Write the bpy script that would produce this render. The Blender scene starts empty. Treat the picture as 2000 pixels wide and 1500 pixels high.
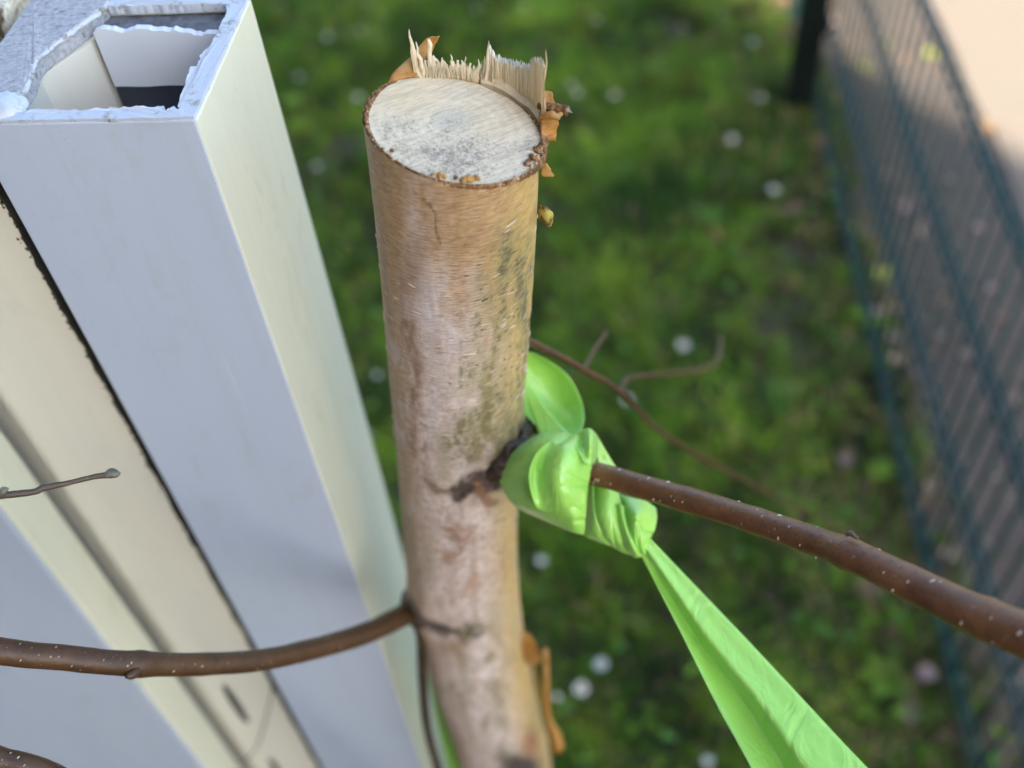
import bpy, math, random
import numpy as np
from mathutils import Vector, Matrix

random.seed(7)
RNG = np.random.default_rng(11)
scene = bpy.context.scene
COL = scene.collection

# ------------------------------------------------------------------ camera
F = 2000.0                                   # focal length in pixels of the 2000 x 1500 photograph
CAM = np.array([0.0, 0.0, 1.525])
_n = np.array([172.0, -1735.0, -2000.0]); _n /= np.linalg.norm(_n)
_up = -_n
_Y = np.array([0, 0, -1.0]); _Y = _Y - _Y.dot(_up) * _up; _Y /= np.linalg.norm(_Y)
_X = np.cross(_Y, _up)
ROT = np.array([_X, _Y, _up])                # world = ROT @ camera
cam_data = bpy.data.cameras.new('camera')
cam_data.sensor_width = 36.0
cam_data.lens = 36.0
cam_data.clip_start = 0.01
cam_data.clip_end = 2000.0
cam_data.dof.use_dof = True
cam_data.dof.focus_distance = 0.385
cam_data.dof.aperture_fstop = 4.6
cam = bpy.data.objects.new('camera', cam_data)
COL.objects.link(cam)
m4 = Matrix.Identity(4)
for i in range(3):
    for j in range(3):
        m4[i][j] = ROT[i, j]
    m4[i][3] = CAM[i]
cam.matrix_world = m4
scene.camera = cam

# ------------------------------------------------------------------ world, sun, exposure
SUN_ELEV = 33.0
SUN_FROM = np.array([0.20, -0.98])        # horizontal direction towards the sun
world = bpy.data.worlds.new('World'); scene.world = world
world.use_nodes = True
wn = world.node_tree.nodes; wl = world.node_tree.links
wn.clear()
w_out = wn.new('ShaderNodeOutputWorld'); w_bg = wn.new('ShaderNodeBackground'); w_sky = wn.new('ShaderNodeTexSky')
w_sky.sky_type = 'NISHITA'; w_sky.sun_disc = False
w_sky.sun_elevation = math.radians(SUN_ELEV)
w_sky.sun_rotation = math.atan2(SUN_FROM[0], SUN_FROM[1])
w_sky.dust_density = 2.0; w_sky.air_density = 1.0; w_sky.ozone_density = 1.0
w_bg.inputs['Strength'].default_value = 0.11
wl.new(w_sky.outputs[0], w_bg.inputs[0]); wl.new(w_bg.outputs[0], w_out.inputs[0])
sun_data = bpy.data.lights.new('sun', 'SUN')
sun_data.energy = 5.0; sun_data.angle = math.radians(0.5); sun_data.color = (1.0, 0.90, 0.77)
sun = bpy.data.objects.new('sun', sun_data); COL.objects.link(sun)
_e = math.radians(SUN_ELEV)
_sd = Vector((SUN_FROM[0] * math.cos(_e), SUN_FROM[1] * math.cos(_e), math.sin(_e)))
sun.rotation_euler = _sd.to_track_quat('Z', 'Y').to_euler()
sun.location = _sd * 30
scene.view_settings.view_transform = 'Standard'
scene.view_settings.look = 'None'
scene.view_settings.exposure = 2.50
scene.view_settings.gamma = 1.0
scene.render.engine = 'CYCLES'
scene.cycles.use_denoising = True
scene.cycles.max_bounces = 6
scene.cycles.diffuse_bounces = 4

# ------------------------------------------------------------------ helpers
def ray(x, y):
    return ROT @ np.array([(x - 1000) / F, -(y - 750) / F, -1.0])
def at_z(x, y, z):
    d = ray(x, y); return CAM + d * ((z - CAM[2]) / d[2])
def at_d(x, y, dep):
    return CAM + ray(x, y) * dep
def at_plane(x, y, p, n):
    d = ray(x, y); return CAM + d * (np.dot(np.array(p) - CAM, n) / np.dot(d, n))
def project(P):
    c = (np.asarray(P) - CAM) @ ROT
    return np.stack([1000 + F * c[..., 0] / -c[..., 2], 750 - F * c[..., 1] / -c[..., 2]], -1)
def depth_of(P):
    return -((np.asarray(P) - CAM) @ ROT)[..., 2]

def vnoise(P, seed=0):
    """smooth value noise in -1..1 at points P (n,3)"""
    P = np.asarray(P, float)
    i = np.floor(P).astype(np.int64); f = P - i
    f = f * f * (3 - 2 * f)
    def h(a):
        k = (a[..., 0] * 374761393 + a[..., 1] * 668265263 + a[..., 2] * 2147483647 + seed * 974711) & 0xffffffff
        k = ((k ^ (k >> 13)) * 1274126177) & 0xffffffff
        k = (k ^ (k >> 16)) & 0xffff
        return k / 32767.5 - 1
    r = 0
    for dx in (0, 1):
        for dy in (0, 1):
            for dz in (0, 1):
                w = (f[..., 0] if dx else 1 - f[..., 0]) * (f[..., 1] if dy else 1 - f[..., 1]) * (f[..., 2] if dz else 1 - f[..., 2])
                r = r + w * h(i + np.array([dx, dy, dz]))
    return r
def fbm(P, seed=0, octv=4):
    P = np.asarray(P, float); a = 1.0; s = 0; t = 0
    for k in range(octv):
        s = s + a * vnoise(P * 2 ** k, seed + k * 17); t += a; a *= 0.55
    return s / t
def sstep(a, b, x):
    t = np.clip((x - a) / (b - a), 0, 1); return t * t * (3 - 2 * t)

def empty(name, loc):
    o = bpy.data.objects.new(name, None); COL.objects.link(o)
    o.location = Vector([float(c) for c in loc]); o.empty_display_size = 0.05
    return o
def tag(o, label=None, cat=None, group=None, kind=None):
    if label: o['label'] = label
    if cat: o['category'] = cat
    if group: o['group'] = group
    if kind: o['kind'] = kind
    return o
def root_loc(o):
    while o.parent: o = o.parent
    return np.array(o.location)
def make_mesh(name, verts, faces, mat=None, smooth=True, colors=None):
    me = bpy.data.meshes.new(name)
    verts = np.asarray(verts, np.float32)
    me.from_pydata(verts.tolist(), [], [list(map(int, f)) for f in faces])
    me.update()
    if smooth:
        me.polygons.foreach_set('use_smooth', np.ones(len(me.polygons), bool))
    if colors is not None:
        c = np.ones((len(verts), 4), np.float32); c[:, :3] = colors
        a = me.color_attributes.new('tint', 'FLOAT_COLOR', 'POINT')
        a.data.foreach_set('color', c.ravel())
    if mat: me.materials.append(mat)
    return me
def obj(name, verts, faces, mat, parent=None, smooth=True, colors=None, kind=None):
    """one mesh object from world coordinates; a child keeps its thing's origin"""
    verts = np.asarray(verts, float)
    if parent is not None: verts = verts - root_loc(parent)
    o = bpy.data.objects.new(name, make_mesh(name, verts, faces, mat, smooth, colors))
    COL.objects.link(o)
    if parent is not None: o.parent = parent
    if kind: o['kind'] = kind
    return o
def big_mesh(name, verts, loops, starts_n, mat, colors=None, smooth=True):
    """fast path for many equal polygons: loops (m, n)"""
    me = bpy.data.meshes.new(name)
    nv = len(verts); m, n = loops.shape
    me.vertices.add(nv); me.vertices.foreach_set('co', np.asarray(verts, np.float32).ravel())
    me.loops.add(m * n); me.loops.foreach_set('vertex_index', loops.astype(np.int32).ravel())
    me.polygons.add(m)
    me.polygons.foreach_set('loop_start', np.arange(0, m * n, n, dtype=np.int32))
    me.polygons.foreach_set('use_smooth', np.full(m, smooth))
    me.update(calc_edges=True)
    if colors is not None:
        c = np.ones((nv, 4), np.float32); c[:, :3] = colors
        a = me.color_attributes.new('tint', 'FLOAT_COLOR', 'POINT')
        a.data.foreach_set('color', c.ravel())
    me.materials.append(mat)
    return me

def catmull(P, n):
    P = np.asarray(P, float)
    Q = np.vstack([2 * P[0] - P[1], P, 2 * P[-1] - P[-2]])
    out = []
    seg = len(P) - 1
    for t in np.linspace(0, seg, n):
        i = min(int(t), seg - 1); u = t - i
        a, b, c, d = Q[i], Q[i + 1], Q[i + 2], Q[i + 3]
        out.append(0.5 * (2 * b + (c - a) * u + (2 * a - 5 * b + 4 * c - d) * u * u + (3 * b - a - 3 * c + d) * u ** 3))
    return np.array(out)
def tube(path, radii, n=40, seg=14, bump=0.0, seed=0, close=True, nodes=()):
    """tapered tube along a path (world points) with slight unevenness"""
    D = catmull(np.column_stack([path, radii]), n)
    P, r = D[:, :3], D[:, 3]
    T = np.gradient(P, axis=0); T /= np.linalg.norm(T, axis=1)[:, None]
    ref = np.array([0, 0, 1.0]) if abs(T[0][2]) < 0.9 else np.array([1.0, 0, 0])
    N = np.cross(T[0], ref); N /= np.linalg.norm(N)
    V = []
    for i in range(n):
        N = N - N.dot(T[i]) * T[i]; N /= np.linalg.norm(N)
        B = np.cross(T[i], N)
        a = np.linspace(0, 2 * np.pi, seg, endpoint=False)
        rr = r[i]
        for (tn, amp, wid) in nodes:
            rr = rr * (1 + amp * math.exp(-((i / (n - 1) - tn) / wid) ** 2))
        ring = P[i] + rr * (np.cos(a)[:, None] * N + np.sin(a)[:, None] * B)
        V.append(ring)
    V = np.array(V).reshape(-1, 3)
    if bump:
        c = np.repeat(P, seg, axis=0)
        nn = V - c; nn /= np.linalg.norm(nn, axis=1)[:, None]
        rad = np.repeat(r, seg)
        V = V + nn * (fbm(V / (np.mean(r) * 1.2), seed, 3) * bump * rad)[:, None]
    Fc = []
    for i in range(n - 1):
        for j in range(seg):
            k = (j + 1) % seg
            Fc.append((i * seg + j, i * seg + k, (i + 1) * seg + k, (i + 1) * seg + j))
    if close:
        Fc.append(tuple(range(seg - 1, -1, -1)))
        Fc.append(tuple(range((n - 1) * seg, n * seg)))
    return V, Fc
def join(parts):
    V = []; Fc = []; o = 0
    for v, f in parts:
        V.append(np.asarray(v, float)); Fc += [tuple(i + o for i in q) for q in f]; o += len(v)
    return np.vstack(V), Fc
def box(x0, x1, y0, y1, z0, z1):
    V = [(x0, y0, z0), (x1, y0, z0), (x1, y1, z0), (x0, y1, z0), (x0, y0, z1), (x1, y0, z1), (x1, y1, z1), (x0, y1, z1)]
    Fc = [(3, 2, 1, 0), (4, 5, 6, 7), (0, 1, 5, 4), (1, 2, 6, 5), (2, 3, 7, 6), (3, 0, 4, 7)]
    return np.array(V, float), Fc
def prism(poly, z0, z1, ztop_noise=0.0, seed=0):
    """vertical prism over a plan polygon (anticlockwise)"""
    p = np.asarray(poly, float); n = len(p)
    zt = np.full(n, z1) + (ztop_noise * vnoise(np.column_stack([p * 900, np.zeros(n)]), seed) if ztop_noise else 0)
    V = np.vstack([np.column_stack([p, np.full(n, z0)]), np.column_stack([p, zt])])
    Fc = [tuple(range(n - 1, -1, -1)), tuple(range(n, 2 * n))]
    Fc += [(i, (i + 1) % n, n + (i + 1) % n, n + i) for i in range(n)]
    return V, Fc
def ragged(p0, p1, n, amp, seed):
    """points from p0 to p1 with a torn edge"""
    p0, p1 = np.array(p0, float), np.array(p1, float)
    t = np.linspace(0, 1, n)
    d = p1 - p0; nn = np.array([-d[1], d[0]]) / np.linalg.norm(d)
    w = fbm(np.column_stack([t * n / 4.0, np.full(n, seed * 3.3), np.zeros(n)]), seed, 3) * amp
    return p0 + t[:, None] * d + w[:, None] * nn
def add_bevel(o, w, segs=2):
    m = o.modifiers.new('bevel', 'BEVEL'); m.width = w; m.segments = segs; m.limit_method = 'ANGLE'; m.angle_limit = math.radians(35)
    return o
def add_solid(o, t, off=0.0):
    m = o.modifiers.new('solid', 'SOLIDIFY'); m.thickness = t; m.offset = off
    return o
def patch(grid, nu, nv, bump=0.0, seed=0):
    """smooth sheet through a grid of (px, py, depth) control points"""
    G = np.array([[at_d(*p) for p in row] for row in grid])
    A = np.array([catmull(row, nu) for row in G])
    B = np.array([catmull(A[:, j], nv) for j in range(nu)])        # nu, nv, 3
    V = B.transpose(1, 0, 2).reshape(-1, 3)
    if bump: V = V + (fbm(V * 70, seed, 2) * bump)[:, None] * ray(1000, 750)
    Fc = [(j * nu + i, j * nu + i + 1, (j + 1) * nu + i + 1, (j + 1) * nu + i) for j in range(nv - 1) for i in range(nu - 1)]
    return V, Fc

# ------------------------------------------------------------------ materials
class NT:
    def __init__(self, name):
        self.m = bpy.data.materials.new(name); self.m.use_nodes = True
        self.t = self.m.node_tree; self.t.nodes.clear()
        self.out = self.t.nodes.new('ShaderNodeOutputMaterial')
        self.b = self.t.nodes.new('ShaderNodeBsdfPrincipled')
        self.link(self.b.outputs[0], self.out.inputs[0])
    def link(self, a, b): self.t.links.new(a, b)
    def set(self, **k):
        for n, v in k.items():
            s = self.b.inputs[n.replace('_', ' ')]
            if hasattr(v, 'is_output'): self.link(v, s)
            else: s.default_value = v if not isinstance(v, tuple) else ((*v, 1.0) if len(v) == 3 and s.type == 'RGBA' else v)
        return self
    def coord(self, scale=(1, 1, 1), rot=(0, 0, 0), kind='Object'):
        c = self.t.nodes.new('ShaderNodeTexCoord'); mp = self.t.nodes.new('ShaderNodeMapping')
        mp.inputs['Scale'].default_value = scale; mp.inputs['Rotation'].default_value = rot
        self.link(c.outputs[kind], mp.inputs[0]); return mp.outputs[0]
    def grain(self, ang, stretch):
        c = self.t.nodes.new('ShaderNodeTexCoord'); a = self.t.nodes.new('ShaderNodeMapping'); b = self.t.nodes.new('ShaderNodeMapping')
        a.inputs['Rotation'].default_value = (0, 0, -ang); b.inputs['Scale'].default_value = (1, stretch, 1)
        self.link(c.outputs['Object'], a.inputs[0]); self.link(a.outputs[0], b.inputs[0]); return b.outputs[0]
    def noise(self, vec, scale=5, detail=4, rough=0.55, dist=0.0):
        n = self.t.nodes.new('ShaderNodeTexNoise'); n.inputs['Scale'].default_value = scale
        n.inputs['Detail'].default_value = detail; n.inputs['Roughness'].default_value = rough
        n.inputs['Distortion'].default_value = dist
        self.link(vec, n.inputs['Vector']); return n.outputs['Fac']
    def voronoi(self, vec, scale=5, feature='F1', out='Distance', rand=1.0):
        n = self.t.nodes.new('ShaderNodeTexVoronoi'); n.inputs['Scale'].default_value = scale; n.feature = feature
        n.inputs['Randomness'].default_value = rand
        self.link(vec, n.inputs['Vector']); return n.outputs[out]
    def ramp(self, fac, stops):
        r = self.t.nodes.new('ShaderNodeValToRGB'); e = r.color_ramp.elements
        while len(e) < len(stops): e.new(0.5)
        for i, (p, c) in enumerate(stops):
            e[i].position = p; e[i].color = (*c, 1) if not isinstance(c, (int, float)) else (c, c, c, 1)
        self.link(fac, r.inputs[0]); return r.outputs[0]
    def attr(self, name='tint'):
        a = self.t.nodes.new('ShaderNodeAttribute'); a.attribute_name = name; return a.outputs['Color']
    def mix(self, fac, a, b, mode='MIX'):
        x = self.t.nodes.new('ShaderNodeMix'); x.data_type = 'RGBA'; x.blend_type = mode
        for v, s in ((fac, x.inputs[0]), (a, x.inputs[6]), (b, x.inputs[7])):
            if hasattr(v, 'is_output'): self.link(v, s)
            else: s.default_value = v if isinstance(v, (int, float)) else (*v, 1)
        return x.outputs[2]
    def math(self, op, a, b=0.0):
        x = self.t.nodes.new('ShaderNodeMath'); x.operation = op
        for v, s in ((a, x.inputs[0]), (b, x.inputs[1])):
            if hasattr(v, 'is_output'): self.link(v, s)
            else: s.default_value = v
        return x.outputs[0]
    def bump(self, h, dist=0.001, strength=1.0):
        b = self.t.nodes.new('ShaderNodeBump'); b.inputs['Distance'].default_value = dist; b.inputs['Strength'].default_value = strength
        self.link(h, b.inputs['Height']); self.link(b.outputs[0], self.b.inputs['Normal']); return self
    def translucent(self, color, amount):
        tr = self.t.nodes.new('ShaderNodeBsdfTranslucent'); mx = self.t.nodes.new('ShaderNodeMixShader')
        mx.inputs[0].default_value = amount
        if hasattr(color, 'is_output'): self.link(color, tr.inputs[0])
        else: tr.inputs[0].default_value = (*color, 1)
        self.link(self.b.outputs[0], mx.inputs[1]); self.link(tr.outputs[0], mx.inputs[2]); self.link(mx.outputs[0], self.out.inputs[0])
        return self

def m_pvc(name, c1, c2, rough=0.32, dirt=0.25, dirtcol=(0.32, 0.31, 0.16), scale=9):
    n = NT(name); v = n.coord((1, 1, 0.35))
    a = n.noise(v, scale, 4, 0.6)
    col = n.mix(n.ramp(a, [(0.35, 0.0), (0.68, 1.0)]), c1, c2)
    d = n.noise(n.coord((1, 1, 0.5)), 55, 6, 0.7, 0.6)
    dm = n.math('MULTIPLY', n.ramp(d, [(0.56, 0.0), (0.74, 1.0)]), dirt)
    col = n.mix(dm, col, dirtcol)
    stv = n.noise(n.coord((70, 70, 1.6)), 1.0, 5, 0.7, 0.4)
    col = n.mix(n.math('MULTIPLY', n.ramp(stv, [(0.50, 0.0), (0.72, 1.0)]), dirt * 0.9), col, n.mix(0.6, col, dirtcol))
    scr = n.noise(n.coord((260, 260, 9), (0.10, 0.05, 0)), 1.0, 3, 0.5)
    col = n.mix(n.ramp(scr, [(0.70, 0.0), (0.76, 0.35)]), col, (0.75, 0.77, 0.78))
    sp = n.voronoi(n.coord(), 260)
    spm = n.math('MULTIPLY', n.ramp(sp, [(0.05, 1.0), (0.10, 0.0)]), n.ramp(n.noise(n.coord(), 30, 2), [(0.55, 0.0), (0.7, 0.7)]))
    col = n.mix(spm, col, (0.16, 0.14, 0.10))
    n.set(Base_Color=col, Roughness=n.ramp(a, [(0.3, rough), (0.7, rough + 0.14)]), Specular_IOR_Level=0.45)
    n.bump(n.noise(n.coord(), 240, 3), 0.0002, 0.35)
    return n.m
M = {}
M['pvc_skylit'] = m_pvc('skylit_white_plastic', (0.490, 0.560, 0.670), (0.440, 0.515, 0.635), 0.30, 0.22)  # white plastic with the blue skylight put into its base colour
M['pvc_cream'] = m_pvc('yellowed_lit_plastic', (0.68, 0.68, 0.525), (0.59, 0.62, 0.50), 0.34, 0.30)  # yellowing plus light bounced off the lawn, both in the base colour
M['pvc_cream_floor'] = m_pvc('yellowed_lit_inner_plastic', (0.72, 0.70, 0.58), (0.65, 0.65, 0.565), 0.42, 0.15)  # yellowed, with warm bounce light mixed into the base colour
M['pvc_inner'] = m_pvc('clean_plastic', (0.66, 0.70, 0.74), (0.60, 0.65, 0.70), 0.36, 0.22, (0.35, 0.34, 0.2))
n = NT('sawn_plastic'); v = n.coord()
a = n.noise(v, 420, 5, 0.7); b = n.noise(n.coord((1, 2.2, 1), (0, 0, 0.5)), 160, 5, 0.75)
n.set(Base_Color=n.mix(n.ramp(a, [(0.42, 0.0), (0.6, 1.0)]), n.mix(n.ramp(b, [(0.33, 1.0), (0.45, 0.0)]), (0.33, 0.345, 0.37), (0.06, 0.06, 0.06)), (0.46, 0.47, 0.485)), Roughness=0.75)
n.bump(a, 0.0008, 0.8); M['pvc_sawn'] = n.m
n = NT('rim_plastic'); a = n.noise(n.coord(), 150, 6, 0.75, 0.5)
n.set(Base_Color=n.mix(n.ramp(a, [(0.54, 0.0), (0.68, 1.0)]), (0.50, 0.55, 0.61), (0.20, 0.18, 0.09)), Roughness=0.5)
n.bump(n.noise(n.coord(), 500, 4), 0.0004, 0.6); M['pvc_rim'] = n.m
n = NT('mouldy_plastic'); a = n.noise(n.coord(), 38, 6, 0.7, 0.8); b = n.noise(n.coord(), 300, 4, 0.7)
n.set(Base_Color=n.mix(n.ramp(n.math('ADD', a, n.math('MULTIPLY', b, 0.22)), [(0.56, 0.0), (0.68, 1.0)]), (0.62, 0.60, 0.46), (0.09, 0.055, 0.025)), Roughness=0.7); M['pvc_mould'] = n.m
n = NT('black_rubber'); a = n.noise(n.coord((1, 1, 0.4)), 220, 5, 0.7)
n.set(Base_Color=n.ramp(a, [(0.35, (0.003, 0.003, 0.0025)), (0.7, (0.016, 0.015, 0.011))]), Roughness=0.7, Specular_IOR_Level=0.2)
n.bump(a, 0.002, 0.9); M['rubber'] = n.m
n = NT('shaded_steel'); a = n.noise(n.coord(), 60, 3)  # steel toned dark to carry the shade of the hollow
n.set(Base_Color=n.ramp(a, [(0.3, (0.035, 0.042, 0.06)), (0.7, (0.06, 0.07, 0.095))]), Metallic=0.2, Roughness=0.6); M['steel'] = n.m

n = NT('shaded_slit'); n.set(Base_Color=n.ramp(n.noise(n.coord(), 180, 4), [(0.3, (0.07, 0.08, 0.10)), (0.7, (0.20, 0.22, 0.25))]), Roughness=0.9); M['slit'] = n.m  # dark tone stands for the shade in the slit
n = NT('shaded_slot_plastic'); a = n.noise(n.coord(), 200, 3)  # shade inside the drainage slots as a dark colour
n.set(Base_Color=n.ramp(a, [(0.3, (0.05, 0.052, 0.05)), (0.7, (0.11, 0.115, 0.115))]), Roughness=0.5); M['slot'] = n.m
n = NT('birch_bark')                                     # large stains come from 'tint'; grain from stretched noise around the stem
t = n.attr(); uv = n.coord((1, 1, 1), kind='UV')
g1 = n.noise(n.coord((1, 9, 1), kind='UV'), 190, 5, 0.65, 0.4)
g2 = n.noise(n.coord((1, 5, 1), kind='UV'), 620, 3, 0.6)
g3 = n.noise(n.coord((1, 0.35, 1), kind='UV'), 120, 3, 0.6, 0.3)
col = n.mix(n.ramp(g1, [(0.36, 0.60), (0.52, 0.0)]), t, n.mix(0.75, t, (0.20, 0.125, 0.07), 'MULTIPLY'))
col = n.mix(n.ramp(g1, [(0.56, 0.0), (0.70, 0.34)]), col, (0.78, 0.68, 0.60))
col = n.mix(n.ramp(g3, [(0.55, 0.0), (0.75, 0.22)]), col, (0.40, 0.22, 0.11))
g4 = n.noise(n.coord((1, 16, 1), kind='UV'), 95, 4, 0.7, 0.25)
col = n.mix(n.ramp(g4, [(0.57, 0.0), (0.66, 0.5)]), col, n.mix(1.0, col, (0.52, 0.43, 0.34), 'MULTIPLY'))
col = n.mix(n.ramp(g4, [(0.32, 0.5), (0.42, 0.0)]), col, (0.76, 0.66, 0.55))
lv = n.voronoi(n.coord((1, 7, 1), kind='UV'), 210)
lm = n.math('MULTIPLY', n.ramp(lv, [(0.10, 1.0), (0.17, 0.0)]), n.ramp(n.noise(uv, 70, 2), [(0.50, 0.0), (0.62, 0.8)]))
col = n.mix(lm, col, (0.11, 0.085, 0.04))
dots = n.math('MULTIPLY', n.ramp(n.voronoi(uv, 330), [(0.07, 1.0), (0.12, 0.0)]), n.ramp(n.noise(uv, 45, 2), [(0.52, 0.0), (0.66, 0.9)]))
col = n.mix(dots, col, (0.045, 0.035, 0.02))
n.set(Base_Color=col, Roughness=n.ramp(g2, [(0.3, 0.40), (0.7, 0.62)]), Specular_IOR_Level=0.42, Sheen_Weight=0.08)
n.bump(n.math('ADD', n.math('SUBTRACT', n.math('MULTIPLY', g1, 0.8), n.math('MULTIPLY', g4, 0.8)), n.math('SUBTRACT', n.math('MULTIPLY', g2, 0.5), lm)), 0.0009, 0.8)
M['bark'] = n.m
n = NT('lenticel_cork'); a = n.noise(n.coord(), 600, 3)
n.set(Base_Color=n.mix(0.35, n.attr(), n.mix(1.0, n.attr(), n.ramp(a, [(0.3, (0.6, 0.6, 0.6)), (0.7, (1.0, 1.0, 1.0))]), 'MULTIPLY')), Roughness=0.65); M['lenticel'] = n.m

n = NT('sawn_wood')                                      # end grain: saw marks, rings, mould specks from 'tint' red, warm tone from green
at = n.t.nodes.new('ShaderNodeAttribute'); at.attribute_name = 'tint'
sep = n.t.nodes.new('ShaderNodeSeparateColor'); n.link(at.outputs['Color'], sep.inputs[0])
saw = n.noise(n.grain(math.radians(40), 10), 70, 5, 0.72)
saw2 = n.noise(n.grain(math.radians(43), 7), 300, 3, 0.6)
ring = n.t.nodes.new('ShaderNodeTexWave'); ring.wave_type = 'RINGS'; ring.rings_direction = 'Z'
ring.inputs['Scale'].default_value = 75; ring.inputs['Distortion'].default_value = 1.4; ring.inputs['Detail'].default_value = 3
n.link(n.coord(), ring.inputs['Vector'])
col = n.mix(sep.outputs[1], (0.76, 0.675, 0.495), (0.73, 0.575, 0.33))
col = n.mix(n.math('MULTIPLY', sep.outputs[2], 0.6), col, (0.50, 0.51, 0.42))
col = n.mix(n.ramp(saw, [(0.40, 0.55), (0.53, 0.0)]), col, (0.44, 0.36, 0.25))
col = n.mix(n.ramp(saw, [(0.55, 0.0), (0.75, 0.5)]), col, (0.74, 0.69, 0.60))
col = n.mix(n.math('MULTIPLY', ring.outputs['Fac'], 0.22), col, (0.50, 0.42, 0.30))
sp1 = n.noise(n.grain(math.radians(-25), 2.2), 1000, 3, 0.75)
sp2 = n.noise(n.coord((1.3, 0.9, 1)), 420, 4, 0.75)
sv = n.math('ADD', n.math('MULTIPLY', sp1, 0.6), n.math('MULTIPLY', sp2, 0.4))
spk = n.ramp(n.math('ADD', sv, n.math('MULTIPLY', sep.outputs[0], 0.13)), [(0.590, 0.0), (0.650, 1.0)])
col = n.mix(n.math('MULTIPLY', sep.outputs[0], 0.30), col, (0.36, 0.325, 0.265))
col = n.mix(n.math('MULTIPLY', spk, 0.62), col, (0.10, 0.092, 0.080))
n.set(Base_Color=col, Roughness=0.8, Specular_IOR_Level=0.25)
n.bump(n.math('ADD', n.math('ADD', saw, n.math('MULTIPLY', saw2, 0.7)), n.math('MULTIPLY', sp1, 0.8)), 0.0005, 0.7)
M['cut'] = n.m
n = NT('bark_rim'); a = n.noise(n.coord(), 420, 5, 0.7); b = n.noise(n.coord(), 120, 3)
n.set(Base_Color=n.mix(n.ramp(b, [(0.42, 0.0), (0.6, 0.9)]), n.ramp(a, [(0.34, (0.05, 0.018, 0.006)), (0.5, (0.26, 0.12, 0.035)), (0.66, (0.55, 0.40, 0.22))]), (0.10, 0.045, 0.016)), Roughness=0.85)
n.bump(a, 0.0012, 0.9); M['rim'] = n.m
n = NT('split_wood'); a = n.noise(n.coord((1, 1, 0.06)), 900, 4, 0.65)
n.set(Base_Color=n.mix(0.28, n.attr(), n.ramp(a, [(0.32, (0.55, 0.41, 0.21)), (0.6, (0.84, 0.75, 0.54))])), Roughness=0.6)
n.bump(a, 0.0005, 0.6); n.translucent((0.75, 0.58, 0.32), 0.18); M['splinter'] = n.m
n = NT('bark_paper'); a = n.noise(n.coord((1, 1, 4)), 240, 4, 0.6); b = n.noise(n.coord(), 90, 3)
pc = n.mix(n.ramp(b, [(0.4, 0.0), (0.65, 0.8)]), n.ramp(a, [(0.3, (0.42, 0.17, 0.025)), (0.7, (0.66, 0.34, 0.07))]), (0.58, 0.38, 0.15))
n.set(Base_Color=pc, Roughness=0.5); n.translucent(pc, 0.38); n.bump(a, 0.0003, 0.6); M['paper'] = n.m
n = NT('spotted_leaf'); a = n.voronoi(n.coord(), 480); b = n.noise(n.coord(), 260, 3)
n.set(Base_Color=n.mix(n.ramp(b, [(0.44, 0.0), (0.56, 1.0)]), (0.40, 0.34, 0.06), (0.10, 0.05, 0.015)), Roughness=0.6); M['flake_spot'] = n.m

def m_twig(name, c1, c2, lent=(0.55, 0.5, 0.44), amt=0.9, rough=0.5, sc=300):
    n = NT(name); a = n.noise(n.coord(), 70, 4, 0.6); f = n.noise(n.coord(), 700, 3)
    col = n.mix(n.ramp(a, [(0.32, 0.0), (0.68, 1.0)]), c1, c2)
    col = n.mix(n.ramp(f, [(0.56, 0.0), (0.70, 0.5)]), col, (0.02, 0.012, 0.008))
    s = n.voronoi(n.coord(), sc)
    sm = n.math('MULTIPLY', n.ramp(s, [(0.13, 1.0), (0.19, 0.0)]), n.ramp(n.noise(n.coord(), 110, 2), [(0.53, 0.0), (0.60, amt)]))
    col = n.mix(sm, col, lent)
    n.set(Base_Color=col, Roughness=rough - 0.06, Specular_IOR_Level=0.42)
    n.bump(n.math('ADD', n.math('MULTIPLY', f, 0.5), sm), 0.0006, 0.7); return n.m
M['twig'] = m_twig('twig_bark', (0.205, 0.088, 0.031), (0.11, 0.044, 0.017), amt=0.25, sc=420)
M['twig_dark'] = m_twig('dark_twig_bark', (0.085, 0.040, 0.014), (0.045, 0.022, 0.009), (0.32, 0.26, 0.18), 0.25, sc=420)
M['twig_olive'] = m_twig('olive_twig_bark', (0.10, 0.068, 0.042), (0.058, 0.045, 0.028), (0.3, 0.25, 0.18), 0.5)
M['twig_black'] = m_twig('blackened_bark', (0.022, 0.014, 0.008), (0.075, 0.050, 0.030), (0.2, 0.17, 0.12), 0.4)
n = NT('pale_lenticel'); n.set(Base_Color=n.ramp(n.noise(n.coord(), 300, 2), [(0.3, (0.46, 0.39, 0.31)), (0.7, (0.64, 0.56, 0.47))]), Roughness=0.7); M['twig_dot'] = n.m
n = NT('bud_scale'); a = n.noise(n.coord(), 500, 3)
n.set(Base_Color=n.ramp(a, [(0.3, (0.07, 0.075, 0.05)), (0.7, (0.17, 0.17, 0.12))]), Roughness=0.55); M['bud'] = n.m

n = NT('satin_ribbon'); a = n.noise(n.coord(), 1500, 2); b = n.noise(n.coord(), 22, 2)
rc = n.mix(b, (0.37, 0.74, 0.115), (0.42, 0.79, 0.15))
n.set(Base_Color=rc, Roughness=0.26, Specular_IOR_Level=0.8, Coat_Weight=0.25, Coat_Roughness=0.3, Sheen_Weight=0.25, Sheen_Roughness=0.35, Anisotropic=0.4)
cr1 = n.math('ABSOLUTE', n.math('SUBTRACT', n.noise(n.coord((1.6, 1.0, 0.5), (0.3, 0.5, 0.6)), 42, 3, 0.55, 1.2), 0.5))
n.bump(n.math('ADD', n.math('MULTIPLY', a, 0.03), n.math('MULTIPLY', cr1, 1.0)), 0.004, 0.55); n.translucent((0.24, 0.80, 0.03), 0.22); M['ribbon'] = n.m

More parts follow.
